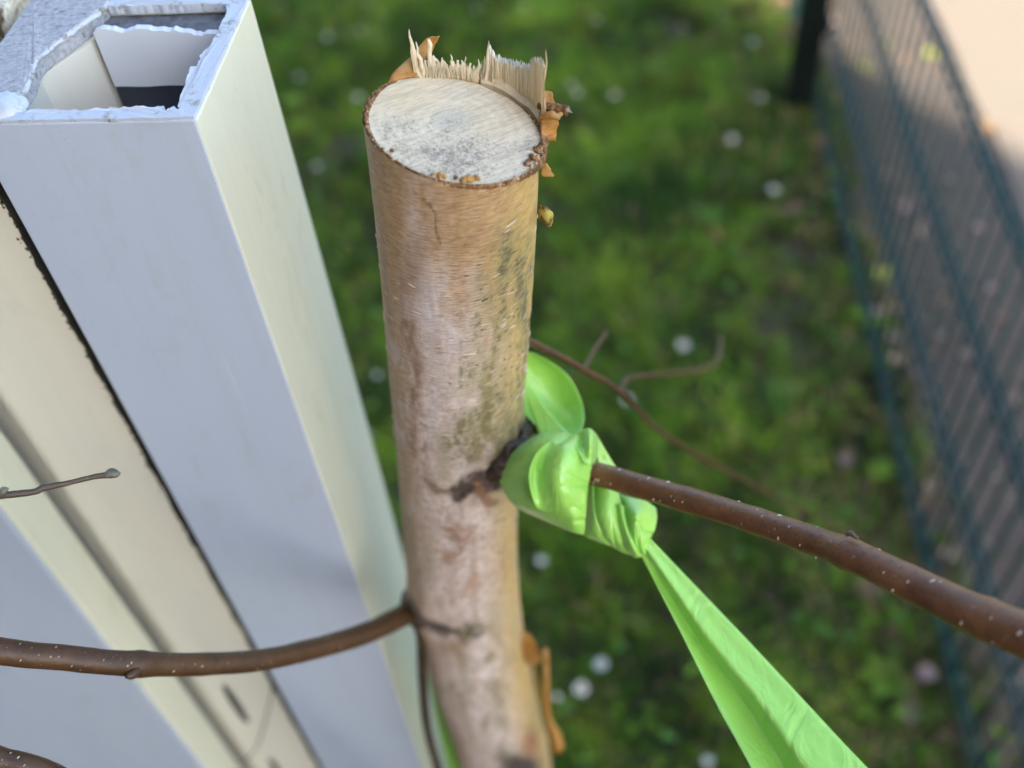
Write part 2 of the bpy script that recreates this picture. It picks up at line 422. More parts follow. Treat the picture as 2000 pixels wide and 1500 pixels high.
n = NT('lawn_soil'); a = n.noise(n.coord(), 7, 6, 0.65); b = n.noise(n.coord(), 55, 4, 0.7)
c = n.mix(n.ramp(b, [(0.35, 0.0), (0.65, 1.0)]), (0.040, 0.027, 0.016), (0.080, 0.056, 0.034))
n.set(Base_Color=n.mix(n.ramp(a, [(0.45, 0.0), (0.62, 0.75)]), c, (0.03, 0.055, 0.012)), Roughness=0.95)
n.bump(b, 0.02, 0.8); M['soil'] = n.m
n = NT('paving'); a = n.noise(n.coord(), 6, 5, 0.6); b = n.noise(n.coord(), 160, 4, 0.7)
c = n.mix(n.ramp(b, [(0.3, 0.0), (0.7, 1.0)]), (0.122, 0.099, 0.078), (0.165, 0.137, 0.108))
n.set(Base_Color=n.mix(n.ramp(a, [(0.4, 0.0), (0.7, 0.6)]), c, (0.14, 0.125, 0.095)), Roughness=0.9); n.bump(b, 0.003, 0.5); M['paving'] = n.m
n = NT('bed_soil'); a = n.noise(n.coord(), 9, 5, 0.65); b = n.noise(n.coord(), 70, 5, 0.7)
c = n.mix(n.ramp(b, [(0.34, 0.0), (0.66, 1.0)]), (0.055, 0.042, 0.034), (0.145, 0.108, 0.080))
n.set(Base_Color=n.mix(n.ramp(a, [(0.42, 0.0), (0.62, 0.6)]), c, (0.075, 0.062, 0.055)), Roughness=0.95); n.bump(b, 0.012, 0.8); M['bed'] = n.m
n = NT('grass_blade'); t = n.attr(); n.set(Base_Color=t, Roughness=0.6, Specular_IOR_Level=0.2); n.translucent(t, 0.3); M['grass'] = n.m
n = NT('petal'); n.set(Base_Color=(0.78, 0.78, 0.76), Roughness=0.55); n.translucent((0.8, 0.8, 0.78), 0.25); M['petal'] = n.m
n = NT('daisy_disc'); n.set(Base_Color=n.ramp(n.noise(n.coord(), 900, 2), [(0.3, (0.55, 0.36, 0.02)), (0.7, (0.72, 0.5, 0.05))]), Roughness=0.7); M['disc'] = n.m
n = NT('stem_green'); n.set(Base_Color=n.ramp(n.noise(n.coord(), 90, 2), [(0.3, (0.05, 0.11, 0.025)), (0.7, (0.09, 0.17, 0.04))]), Roughness=0.5); M['stem'] = n.m
n = NT('fallen_leaf'); t = n.attr(); n.set(Base_Color=n.mix(n.noise(n.coord(), 120, 4), t, n.mix(0.6, t, (0.3, 0.2, 0.1), 'MULTIPLY')), Roughness=0.7); n.translucent(t, 0.2); M['leaf'] = n.m
n = NT('green_coating'); a = n.noise(n.coord(), 90, 3)
n.set(Base_Color=n.ramp(a, [(0.3, (0.004, 0.036, 0.037)), (0.7, (0.008, 0.056, 0.056))]), Roughness=0.45, Specular_IOR_Level=0.3); M['wire'] = n.m
n = NT('dark_coating'); n.set(Base_Color=n.ramp(n.noise(n.coord(), 60, 3), [(0.3, (0.003, 0.007, 0.006)), (0.7, (0.006, 0.011, 0.010))]), Roughness=0.7, Specular_IOR_Level=0.1); M['post'] = n.m
n = NT('render_wall'); a = n.noise(n.coord(), 3, 4); n.set(Base_Color=n.ramp(a, [(0.3, (0.20, 0.15, 0.12)), (0.7, (0.28, 0.21, 0.17))]), Roughness=0.9); M['wall'] = n.m
n = NT('roof_tile'); a = n.noise(n.coord(), 5, 4); n.set(Base_Color=n.ramp(a, [(0.3, (0.18, 0.07, 0.045)), (0.7, (0.26, 0.11, 0.07))]), Roughness=0.8); M['roof'] = n.m
n = NT('window_glass'); n.set(Base_Color=n.ramp(n.noise(n.coord(), 2, 2), [(0.3, (0.02, 0.025, 0.03)), (0.7, (0.04, 0.045, 0.05))]), Roughness=0.08); M['glass'] = n.m

# ================================================================== the setting
def sheet(name, poly, z, mat):
    V = [(x, y, z) for x, y in poly]
    o = obj(name, V, [tuple(range(len(V)))], mat, smooth=False); o['kind'] = 'structure'; return o
sheet('ground', [(-300, -300), (300, -300), (300, 300), (-300, 300)], 0.0, M['soil'])
FX0, FSL = 0.539, 0.131                                  # fence line x = FX0 + FSL * y
fdir = np.array([FSL, 1.0]); fdir /= np.linalg.norm(fdir); fnor = np.array([fdir[1], -fdir[0]])
def fence_pt(s, off=0.0):                                # s metres along the line from y = 0
    p = np.array([FX0, 0.0]) + fdir * s + fnor * off; return p
pv = [fence_pt(-8, 0.06), fence_pt(-8, 5.0), fence_pt(14, 5.0), fence_pt(14, 0.06)]
# pavement: a slab 8 mm proud of the soil with a slightly uneven lawn edge
edge = [fence_pt(s, 0.385 + 0.02 * float(vnoise(np.array([[s * 5.0, 0, 0]]), 3)[0])) for s in np.linspace(-8, 14, 160)]
V, Fc = prism([tuple(p) for p in edge[::-1]] + [tuple(fence_pt(-8, 5.0)), tuple(fence_pt(14, 5.0))], -0.05, 0.008)
Fc = [f[::-1] for f in Fc]
tag(obj('pavement', V, Fc, M['paving'], smooth=False), kind='structure')

bed = [fence_pt(s, 0.03 + 0.03 * float(vnoise(np.array([[s * 6.0, 3.0, 0]]), 4)[0])) for s in np.linspace(-8, 14, 160)]
V = [(*p, 0.004) for p in bed] + [(*fence_pt(s, 0.45), 0.004) for s in np.linspace(-8, 14, 160)]
tag(obj('soil_bed', V, [(i, 160 + i, 161 + i, i + 1) for i in range(159)], M['bed'], smooth=False), kind='structure')

# unseen house added behind the viewer to block sun and sky: it keeps the lawn in shade, its eave line draws the shadow's edge on the pavement
hn = np.array([0.867, 0.498]); ht = np.array([-hn[1], hn[0]])
EAVE_H = 7.5; HC = -4.0
sun_len = EAVE_H / math.tan(math.radians(SUN_ELEV))
eave_d = 1.997 - sun_len * float(np.dot(-SUN_FROM, hn))
house = empty('house', (*(hn * (eave_d - 4.3) + ht * HC), 0))
tag(house, 'brown rendered house with a red tiled gable roof, unseen, added to shade the lawn', 'house')
def hp(a, d, z): q = ht * a + hn * (eave_d - 0.3 + d); return (q[0], q[1], z)
def hbox(name, a0, a1, d0, d1, z0, z1, mat, parent):
    V, Fc = box(a0, a1, d0, d1, z0, z1)
    V = np.array([hp(2 * HC - a, d, z) for a, d, z in V]); Fc = [f[::-1] for f in Fc]
    return obj(name, V, Fc, mat, parent, smooth=False)
hbox('wall', HC - 9.0, HC + 9.0, -8, 0, 0, EAVE_H - 0.05, M['wall'], house)
rp = [(-9.4, 0.30, EAVE_H - 0.12), (-9.4, 0.30, EAVE_H), (-9.4, -4.0, EAVE_H + 2.1), (-9.4, -8.3, EAVE_H), (-9.4, -8.3, EAVE_H - 0.12), (-9.4, -4.0, EAVE_H + 1.95)]
V = [hp(HC + a, d, z) for a, d, z in rp] + [hp(HC - a, d, z) for a, d, z in rp]
Fc = [(i, (i + 1) % 6, 6 + (i + 1) % 6, 6 + i) for i in range(6)] + [(0, 5, 2, 1), (5, 4, 3, 2), (6, 7, 8, 11), (11, 8, 9, 10)]
obj('roof', V, Fc, M['roof'], house, smooth=False)
for k, a in enumerate((HC - 6.5, HC - 2.8, HC + 2.8, HC + 6.5)):
    for z in (0.9, 3.2, 5.5):
        w = hbox('window', a - 0.6, a + 0.6, -0.02, 0.03, z, z + 1.3, M['pvc_skylit'], house)
        for q in (-1, 1):
            hbox('pane', a + q * 0.28 - 0.24, a + q * 0.28 + 0.24, 0.025, 0.036, z + 0.07, z + 1.23, M['glass'], w)
hbox('door', HC - 0.5, HC + 0.5, -0.02, 0.04, 0.02, 2.05, M['roof'], house)

# ------------------------------------------------------------------ wire mesh fence
fence = empty('mesh_fence', (*fence_pt(0), 0))
tag(fence, 'low dark green welded wire mesh fence along the edge of the lawn', 'fence')
fl = np.array(fence.location)
def cyl(r, p0, p1, seg=8):
    p0, p1 = np.array(p0, float), np.array(p1, float)
    return tube([p0, (p0 + p1) / 2, p1], [r, r, r], 2, seg)
V, Fc = cyl(0.0032, (0, 0, 0.02), (0, 0, 0.625), 6)
me_v = make_mesh('vertical_wire', V, Fc, M['wire'])
s = -1.2; k = 0
while s < 5.2:
    p = fence_pt(s)
    o = bpy.data.objects.new('vertical_wire', me_v); COL.objects.link(o); o.parent = fence
    o.location = (p[0] - fl[0], p[1] - fl[1], 0)
    s += 0.05
for z in (0.03, 0.225, 0.425, 0.618):
    for off in (-0.0068, 0.0068):
        a, b = fence_pt(-1.2, off), fence_pt(5.2, off)
        V, Fc = tube([(a[0], a[1], z), (*(a + b) / 2, z), (b[0], b[1], z)], [0.004] * 3, 3, 8)
        obj('horizontal_rod', V, Fc, M['wire'], fence)
for s in (-0.38, 2.157, 4.67):
    p = fence_pt(s, -0.042)
    V, Fc = box(-0.03, 0.03, -0.03, 0.03, -0.02, 0.68)
    ang = math.atan2(fdir[1], fdir[0])
    c, sn = math.cos(ang), math.sin(ang)
    V = np.array([(p[0] + c * x - sn * y, p[1] + sn * x + c * y, z) for x, y, z in V])
    po = add_bevel(obj('post', V, Fc, M['post'], fence, smooth=False), 0.003)
    V, Fc = box(-0.033, 0.033, -0.033, 0.033, 0.6805, 0.69)
    V = np.array([(p[0] + c * x - sn * y, p[1] + sn * x + c * y, z) for x, y, z in V])
    obj('cap', V, Fc, M['post'], po, smooth=False)
    for z in (0.225, 0.425, 0.618):
        q = fence_pt(s, -0.012)
        V, Fc = box(-0.02, 0.02, -0.012, 0.021, z - 0.014, z + 0.014)
        V = np.array([(q[0] + c * x - sn * y, q[1] + sn * x + c * y, zz) for x, y, zz in V])
        obj('clamp', V, Fc, M['post'], po, smooth=False)

# ================================================================== plastic window profiles on the left
PC = at_d(380, 235, 0.3625)                              # front right top corner of the hollow profile
pex = np.array([0.99, -0.135]); pex /= np.linalg.norm(pex); pey = np.array([-pex[1], pex[0]])
PZ = PC[2]
def pl(x, y, z):                                         # profile coordinates -> world
    q = PC[:2] + pex * x + pey * y; return (q[0], q[1], z)
def P_obj(name, V, Fc, mat, parent, smooth=False, bev=0.0):
    W = np.array([pl(*v) for v in V]); o = obj(name, W, Fc, mat, parent, smooth)
    if bev: add_bevel(o, bev)
    return o
prof = empty('hollow_plastic_profile', pl(-0.042, 0.042, 0))
tag(prof, 'square hollow white plastic profile with a ragged sawn top, upright beside the birch', 'plastic profile')
T = 0.0035
P_obj('front_wall', *box(-0.0845, 0, 0, T, 0, PZ), M['pvc_skylit'], prof, bev=0.0006)
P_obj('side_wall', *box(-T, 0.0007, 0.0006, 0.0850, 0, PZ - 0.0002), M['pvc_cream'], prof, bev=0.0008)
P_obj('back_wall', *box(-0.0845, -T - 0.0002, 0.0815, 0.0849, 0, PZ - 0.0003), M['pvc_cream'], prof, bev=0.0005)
# sawn rim of the outer walls, lightly burred
rim = [(-0.0835, 0.0004)] + [tuple(p) for p in ragged((-0.08, 0.00035), (-0.004, 0.00035), 60, 0.0004, 4)] + [(-0.0004, 0.0008)] \
    + [tuple(p) for p in ragged((0.0001, 0.004), (0.0001, 0.082), 60, 0.0004, 5)] + [(-0.0003, 0.0846)] \
    + [tuple(p) for p in ragged((-0.004, 0.0846), (-0.058, 0.0846), 40, 0.0004, 6)] \
    + [tuple(p) for p in ragged((-0.058, 0.0792), (-0.0078, 0.0786), 60, 0.0009, 7)] \
    + [tuple(p) for p in ragged((-0.0058, 0.072), (-0.0062, 0.0105), 60, 0.0009, 8)] \
    + [tuple(p) for p in ragged((-0.0068, 0.0050), (-0.080, 0.0052), 70, 0.0007, 9)]
P_obj('sawn_rim', *prism(rim, PZ - 0.0025, PZ + 0.0012, 0.0003, 2), M['pvc_rim'], prof)
# melted flange just below the rim, with torn inner edges
fr = [(-0.080, 0.0045)] + [(-0.006, 0.0045)] + [tuple(p) for p in ragged((-0.0075, 0.0080), (-0.0125, 0.0095), 14, 0.0012, 21)] \
    + [(-0.0133, 0.0068), (-0.0142, 0.0098)] + [tuple(p) for p in ragged((-0.016, 0.0104), (-0.040, 0.0090), 50, 0.0012, 22)] \
    + [tuple(p) for p in ragged((-0.042, 0.0085), (-0.066, 0.0098), 30, 0.0008, 23)] + [(-0.072, 0.0082)]
P_obj('front_flange', *prism(fr, PZ - 0.010, PZ - 0.0006, 0.0006, 3), M['pvc_inner'], prof)
sr = [(-0.0058, 0.0060), (-0.0058, 0.0725)] + [tuple(p) for p in ragged((-0.0072, 0.068), (-0.0078, 0.052), 16, 0.0010, 31)] \
    + [tuple(p) for p in ragged((-0.0085, 0.050), (-0.0098, 0.0370), 24, 0.0013, 32)] + [(-0.0118, 0.0362)] \
    + [tuple(p) for p in ragged((-0.0112, 0.0330), (-0.0098, 0.0110), 40, 0.0005, 33)]
P_obj('side_flange', *prism(sr, PZ - 0.016, PZ - 0.0008, 0.0006, 5), M['pvc_inner'], prof)
# inner web in front of the back wall, its top edge torn
xs_ = np.linspace(-0.0600, -0.0062, 90)
zt = PZ - 0.0015 + 0.0022 * fbm(np.column_stack([xs_ * 190, np.zeros(90), np.zeros(90)]), 8, 3) - 0.0035 * sstep(-0.03, -0.006, xs_)
Vw = []
WB = float(at_plane(270, 169, pl(0, 0.064, 0), np.array([pey[0], pey[1], 0]))[2])
for yy in (0.0640, 0.0672):
    Vw += [(x, yy, z) for x, z in zip(xs_, zt)]
    Vw += [(x, yy, WB + 0.0002 * math.sin(x * 300)) for x in xs_]
nw = 90; Fw = []
for i in range(nw - 1):
    Fw += [(nw + i, nw + i + 1, i + 1, i), (2 * nw + i, 2 * nw + i + 1, 3 * nw + i + 1, 3 * nw + i), (i, i + 1, 2 * nw + i + 1, 2 * nw + i)]
P_obj('inner_web', Vw, Fw, M['pvc_inner'], prof)
P_obj('slit_shade', *box(-0.0600, -0.0042, 0.0676, 0.0806, PZ - 0.30, PZ - 0.004), M['slit'], prof)  # dark filler block in place of the slit's shade
# thick left wall with the rough grey sawn end
lw = [(-0.0945, 0.0098), (-0.0725, 0.0056), (-0.0752, 0.040), (-0.0625, 0.0642), (-0.0600, 0.0812), (-0.0945, 0.0812)]
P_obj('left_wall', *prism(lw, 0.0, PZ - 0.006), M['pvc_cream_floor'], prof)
cap = [(-0.0925, 0.0050), (-0.0800, 0.0062)] + [tuple(p) for p in ragged((-0.0705, 0.0110), (-0.0712, 0.0270), 18, 0.0008, 41)] \
    + [tuple(p) for p in ragged((-0.0722, 0.0330), (-0.0735, 0.0400), 10, 0.0006, 42)] + [tuple(p) for p in ragged((-0.0715, 0.0480), (-0.0605, 0.0740), 26, 0.0007, 43)] \
    + [(-0.0588, 0.0800), (-0.0590, 0.0880), (-0.0928, 0.0880)]
P_obj('sawn_end', *prism(cap, PZ - 0.0058, PZ + 0.0020, 0.0004, 6), M['pvc_sawn'], prof, bev=0.0005)
# pale burr along the sawn end's inner edge
bp = [(-0.0712, 0.0105), (-0.0706, 0.020), (-0.0716, 0.030), (-0.0738, 0.038), (-0.0722, 0.046), (-0.0672, 0.060), (-0.0606, 0.0745), (-0.0585, 0.083)]
V, Fc = tube([(x, y, PZ + 0.0006) for x, y in bp], [0.0008, 0.0012, 0.0008, 0.0013, 0.0010, 0.0013, 0.0012, 0.0010], 110, 8, 0.95, 4)
P_obj('burr', V, Fc, M['pvc_rim'], prof, smooth=True)
# melted lump at the front corner
u_, v_ = np.meshgrid(np.linspace(0, 2 * np.pi, 28, endpoint=False), np.linspace(0.02, np.pi - 0.02, 18))
L = np.stack([np.cos(u_) * np.sin(v_) * 0.0085, np.sin(u_) * np.sin(v_) * 0.0092, np.cos(v_) * 0.0050], -1).reshape(-1, 3)
L = L * (1 + 0.28 * fbm(L * 220, 3, 3))[:, None] + np.array([-0.0752, 0.0092, PZ - 0.0002])
Fl = [(j * 28 + i, j * 28 + (i + 1) % 28, (j + 1) * 28 + (i + 1) % 28, (j + 1) * 28 + i) for j in range(17) for i in range(28)]
Fl = [f[::-1] for f in Fl]
lump = P_obj('melted_lump', L, Fl, M['pvc_rim'], prof, smooth=True)
# steel stiffener deep inside, its dark colour standing in for the void's shade
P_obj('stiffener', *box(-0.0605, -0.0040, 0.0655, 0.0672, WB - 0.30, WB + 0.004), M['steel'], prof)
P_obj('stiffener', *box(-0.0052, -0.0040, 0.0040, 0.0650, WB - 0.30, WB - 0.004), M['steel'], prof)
P_obj('shade_floor', *box(-0.0690, -0.0055, 0.0040, 0.0650, WB - 0.33, WB - 0.301), M['steel'], prof)  # dark sheet closing the void, shade put in as colour
# rubber gasket in the joint
zs = np.linspace(0.0, PZ - 0.012, 260)
Vg = []
for x, y in ((-0.0955, 0.0128), (-0.0952, 0.0092), (-0.0918, 0.0066), (-0.0852, 0.0058), (-0.0848, 0.0110)):
    w = fbm(np.column_stack([zs * 140, np.full(260, x * 900), np.zeros(260)]), 5, 3) * 0.0013
    Vg += [(x + 0.5 * a, y + a, z) for a, z in zip(w, zs)]
Fg = [(j * 260 + i, (j + 1) * 260 + i, (j + 1) * 260 + i + 1, j * 260 + i + 1) for j in range(4) for i in range(259)]
P_obj('gasket', Vg, Fg, M['rubber'], prof, smooth=True)

parts = []; dc_ = []
for k in range(700):
    z = RNG.uniform(0.45, PZ - 0.02); sd = RNG.random() < 0.65
    c = np.array([(-0.0952 - abs(RNG.normal(0, 0.0009))) if sd else (-0.0846 + abs(RNG.normal(0, 0.0003))), 0.0098 if sd else 0.0004, z]); r_ = RNG.uniform(0.0002, 0.0008)
    if not sd: c[1] = 0.0030; c[0] = -0.0850 - abs(RNG.normal(0, 0.0006))
    d8 = np.array([(1, 0, 0), (0, 1, 0), (-1, 0, 0), (0, -1, 0), (0, 0, 1.5), (0, 0, -1.5)]) * r_ * RNG.uniform(0.6, 1.3, (6, 1)) + c
    parts.append((np.array([pl(*q) for q in d8]), [(0, 1, 4), (1, 2, 4), (2, 3, 4), (3, 0, 4), (1, 0, 5), (2, 1, 5), (3, 2, 5), (0, 3, 5)]))
    dc_ += [[(0.03, 0.025, 0.015), (0.20, 0.14, 0.05), (0.07, 0.05, 0.02)][RNG.integers(3)]] * 6
V, Fc = join(parts)
obj('seam_dirt', V, Fc, M['grass'], prof, colors=np.array(dc_), kind='stuff')

slot = empty('slotted_plastic_frame', pl(-0.2, 0.05, 0))
tag(slot, 'cream plastic window frame profile with drainage slots, standing behind the thin left branch', 'plastic profile')
FY = 0.010; SX = -0.1634; SY = -0.0205
# rebate floor with two drainage slots cut through it
def px_to_profile(x, y, yl):
    p = at_plane(x, y, pl(0, yl, 0), np.array([pey[0], pey[1], 0])); v = p[:2] - PC[:2]
    return float(v @ pex), float(p[2])
slots = [px_to_profile(461, 1376, FY), px_to_profile(545, 1510, FY)]
slots.sort(key=lambda q: q[1])
Vf = []; Ff = []; slot_rims = []
def quad(a, b, c, d):
    k = len(Vf); Vf.extend([a, b, c, d]); Ff.append((k, k + 1, k + 2, k + 3))
GR = 0.014
xa, xb = SX + GR, -0.0953
zc = 0.0
HH = 0.044
for sx, sz in slots:
    quad((xa, FY, zc), (xb, FY, zc), (xb, FY, sz - HH), (xa, FY, sz - HH))
    N = 48
    a = np.linspace(0, 2 * np.pi, N, endpoint=False)
    inner = [(sx + 0.0038 * np.sign(math.cos(t)) * abs(math.cos(t)) ** 0.8, FY, sz + 0.0350 * math.sin(t)) for t in a]
    outer = []
    for t in a:
        c, s_ = math.cos(t), math.sin(t)
        kx = ((xb - sx) if c > 0 else (sx - xa)) / max(abs(c), 1e-6); kz = HH / max(abs(s_), 1e-6); kk = min(kx, kz)
        outer.append((sx + c * kk, FY, sz + s_ * kk))
    # the four corners of the cell
    k = len(Vf); Vf.extend(inner + outer)
    for i in range(N):
        j = (i + 1) % N; Ff.append((k + i, k + N + i, k + N + j, k + j))
    for cx, cz in ((xb, sz + HH), (xa, sz + HH), (xa, sz - HH), (xb, sz - HH)):
        ang = math.atan2(cz - sz, cx - sx) % (2 * np.pi); i = int(ang / (2 * np.pi) * N) % N; j = (i + 1) % N
        q = len(Vf); Vf.append((cx, FY, cz)); Ff.append((k + N + i, q, k + N + j))
    slot_rims.append(([(x, FY + 0.0004, z) for x, y, z in inner] + [(x + 0.001, FY + 0.012, z) for x, y, z in inner] , [(i, (i + 1) % N, N + (i + 1) % N, N + i) for i in range(N)] + [tuple(range(N, 2 * N))]))
    zc = sz + HH
quad((xa, FY, zc), (xb, FY, zc), (xb, FY, PZ - 0.004), (xa, FY, PZ - 0.004))
gp = [(SX - 0.03, FY + 0.022), (SX - 0.006, FY + 0.021), (SX - 0.001, FY + 0.0175), (SX + 0.0025, FY + 0.010), (SX + 0.0055, FY + 0.0045), (SX + 0.0095, FY + 0.0012), (SX + GR, FY)]
for p_, q_ in zip(gp[:-1], gp[1:]):
    quad((*p_, 0), (*q_, 0), (*q_, PZ - 0.004), (*p_, PZ - 0.004))
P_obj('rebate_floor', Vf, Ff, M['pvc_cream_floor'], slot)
for V, Fc in slot_rims: P_obj('drainage_slot', V, Fc, M['slot'], slot)  # slot walls coloured dark for the shade inside
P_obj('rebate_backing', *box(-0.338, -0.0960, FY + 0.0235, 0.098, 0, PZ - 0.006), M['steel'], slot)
V, Fc = prism([(SX - 0.004, SY + 0.002), (SX - 0.0012, SY + 0.0003), (SX, SY + 0.003), (SX, FY - 0.002), (SX - 0.004, FY - 0.002)], 0, PZ - 0.003)
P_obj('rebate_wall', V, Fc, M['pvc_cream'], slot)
P_obj('front_face', *box(-0.34, SX - 0.0014, SY, SY + 0.010, 0, PZ - 0.0035), M['pvc_skylit'], slot, bev=0.003)
P_obj('sawn_top', *prism([(-0.34, SY + 0.101), (-0.1004, 0.026), (-0.0995, 0.099), (-0.34, 0.12)], PZ - 0.02, PZ + 0.004, 0.0006, 9), M['pvc_mould'], slot, bev=0.002)
# fine crack curving across the rebate floor
cr = []
for p in [(532, 1330), (531, 1352), (523, 1390), (512, 1430), (500, 1460), (486, 1478), (474, 1490)]:
    x, z = px_to_profile(*p, FY); cr.append((x, FY, z))
V, Fc = tube(cr, [0.0007] * len(cr), 40, 6)
P_obj('crack', V, Fc, M['twig_olive'], slot, smooth=True)

# ================================================================== the cut birch
TY = 0.3115
zc_ = np.array([0.0, 0.30, 0.717, 0.928, 1.021, 1.096, 1.175, 1.252, 1.301, 1.34])
xc_ = np.array([-0.022, -0.030, -0.035, -0.0418, -0.0390, -0.0324, -0.0244, -0.0165, -0.0125, -0.0105])
rc_ = np.array([0.046, 0.038, 0.0349, 0.0330, 0.0318, 0.0306, 0.0311, 0.0315, 0.0313, 0.0311])
zf_ = np.linspace(0, 1.34, 400)
def smooth1(z, a):
    v = np.interp(zf_, zc_, a); k = np.hanning(31); k /= k.sum()
    v = np.convolve(np.pad(v, 15, 'edge'), k, 'valid'); return np.interp(z, zf_, v)
CX, CZ, CA, CB = -0.0112, 1.3099, -0.2856, 0.038         # plane of the saw cut
def cut_z(x, y): return CZ + CA * (x - CX) + CB * (y - TY)

tree = empty('birch_stem', (float(smooth1(0, xc_)), TY, 0))
tag(tree, 'young birch stem sawn off at the top, with splinters and thin brown branches', 'tree')

NT_, NZ_ = 300, 640
th = np.linspace(-np.pi, np.pi, NT_ + 1)
tt = np.concatenate([np.linspace(0, 0.46, 60, endpoint=False), np.linspace(0.46, 1, NZ_ - 60)])
TH, TT = np.meshgrid(th, tt)
ex_, ey_ = np.sin(TH), -np.cos(TH)
zt_ = cut_z(CX + 0.0311 * ex_, TY + 0.0311 * ey_)
Z = TT * zt_
cx, rr = smooth1(Z, xc_), smooth1(Z, rc_)
P0 = np.stack([cx + rr * ex_, TY + rr * ey_, Z], -1)
PIX = project(P0)
front = np.cos(TH) > -0.25
def blob(px, py, sx, sy, power=1.0):
    return np.exp(-((PIX[..., 0] - px) / sx) ** 2 - ((PIX[..., 1] - py) / sy) ** 2) * front
Q = np.stack([np.sin(TH) * 3.2, np.cos(TH) * 3.2, Z * 32], -1)
n_lo, n_mid, n_hi = fbm(Q * 0.6, 1, 3), fbm(Q * 1.7, 5, 4), fbm(Q * np.array([2.5, 2.5, 7]), 9, 4)
n_dap = fbm(np.stack([np.sin(TH) * 9, np.cos(TH) * 9, Z * 480], -1), 31, 4) * 0.6 + 0.7 * fbm(np.stack([np.sin(TH) * 14, np.cos(TH) * 14, Z * 420], -1) * 1.7, 37, 3)
n_str = fbm(np.stack([np.sin(TH) * 5, np.cos(TH) * 5, Z * 9], -1), 14, 4)
wx, wy = PIX[..., 0] + 13 * n_mid + 10 * n_hi, PIX[..., 1] + 13 * fbm(Q * 1.5, 23, 3) + 8 * n_hi
def stroke(pts, w0, w1):
    """soft mask round a polyline given in photograph pixels"""
    d = np.full(TH.shape, 1e9)
    for (x0, y0), (x1, y1) in zip(pts[:-1], pts[1:]):
        vx, vy = x1 - x0, y1 - y0
        t = np.clip(((wx - x0) * vx + (wy - y0) * vy) / (vx * vx + vy * vy), 0, 1)
        d = np.minimum(d, np.hypot(wx - x0 - t * vx, wy - y0 - t * vy))
    return (1 - sstep(w0, w1, d)) * front
# relief: gentle lumps, branch collars, ridge under the scars
rel = 0.0004 * n_lo + 0.00018 * n_hi
rel += 0.0035 * blob(1010, 880, 55, 60) + 0.0045 * blob(815, 1190, 45, 50) + 0.0016 * blob(920, 950, 60, 22)
rel -= 0.0022 * stroke([(905, 958), (960, 930), (985, 900), (1015, 850)], 4, 16)
rel -= 0.0020 * stroke([(835, 1215), (880, 1240), (915, 1240)], 3, 14)
rel += 0.0040 * blob(1030, 1470, 40, 50)
rel += 0.0006 * blob(900, 1060, 60, 60) * n_mid
P = np.stack([cx + (rr + rel) * ex_, TY + (rr + rel) * ey_, Z], -1)
def C3(*c): return np.array(c)[None, None, :]
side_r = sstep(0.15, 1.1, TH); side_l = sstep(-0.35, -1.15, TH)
tone = np.clip(0.5 + 0.3 * n_str + 0.6 * n_mid + 0.4 * n_dap, 0, 1)[..., None]
col = C3(0.44, 0.26, 0.105) * (1 - tone) + C3(0.60, 0.40, 0.20) * tone
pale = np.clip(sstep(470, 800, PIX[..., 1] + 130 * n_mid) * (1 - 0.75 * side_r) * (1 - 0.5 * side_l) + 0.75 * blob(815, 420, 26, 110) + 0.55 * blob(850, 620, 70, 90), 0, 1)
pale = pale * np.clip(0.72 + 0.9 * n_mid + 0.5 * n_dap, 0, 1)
def over(mask, c, a=1.0):
    global col
    m = np.clip(mask * a, 0, 1)[..., None]; col = col * (1 - m) + np.array(c)[None, None, :] * m
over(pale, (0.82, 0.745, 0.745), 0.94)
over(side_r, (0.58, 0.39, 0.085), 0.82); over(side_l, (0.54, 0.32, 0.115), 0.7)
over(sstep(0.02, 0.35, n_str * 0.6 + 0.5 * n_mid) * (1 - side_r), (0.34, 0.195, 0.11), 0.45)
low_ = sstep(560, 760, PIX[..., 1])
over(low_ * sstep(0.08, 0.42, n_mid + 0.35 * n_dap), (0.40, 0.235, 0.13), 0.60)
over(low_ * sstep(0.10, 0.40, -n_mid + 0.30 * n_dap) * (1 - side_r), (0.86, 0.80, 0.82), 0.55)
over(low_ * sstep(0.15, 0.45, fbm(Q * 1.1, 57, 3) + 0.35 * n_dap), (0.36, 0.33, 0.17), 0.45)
# brown rubbed streaks
over(stroke([(800, 640), (815, 740), (820, 880)], 6, 22) * sstep(-0.15, 0.2, n_mid), (0.33, 0.17, 0.09), 0.8)
over(stroke([(820, 470), (800, 560)], 6, 30), (0.42, 0.26, 0.16), 0.6)
over(stroke([(870, 1020), (905, 1050), (885, 1085)], 14, 34) * sstep(-0.2, 0.2, n_hi), (0.36, 0.18, 0.10), 0.75)
over(stroke([(900, 1150), (950, 1130), (985, 1100)], 6, 30) * sstep(-0.2, 0.2, n_hi), (0.45, 0.24, 0.13), 0.6)
over(stroke([(838, 945), (856, 962), (888, 955)], 3, 9), (0.22, 0.10, 0.05), 0.8)
over(stroke([(818, 388), (840, 402), (852, 425), (855, 450), (862, 478)], 1.0, 5.0), (0.16, 0.07, 0.03), 0.85)
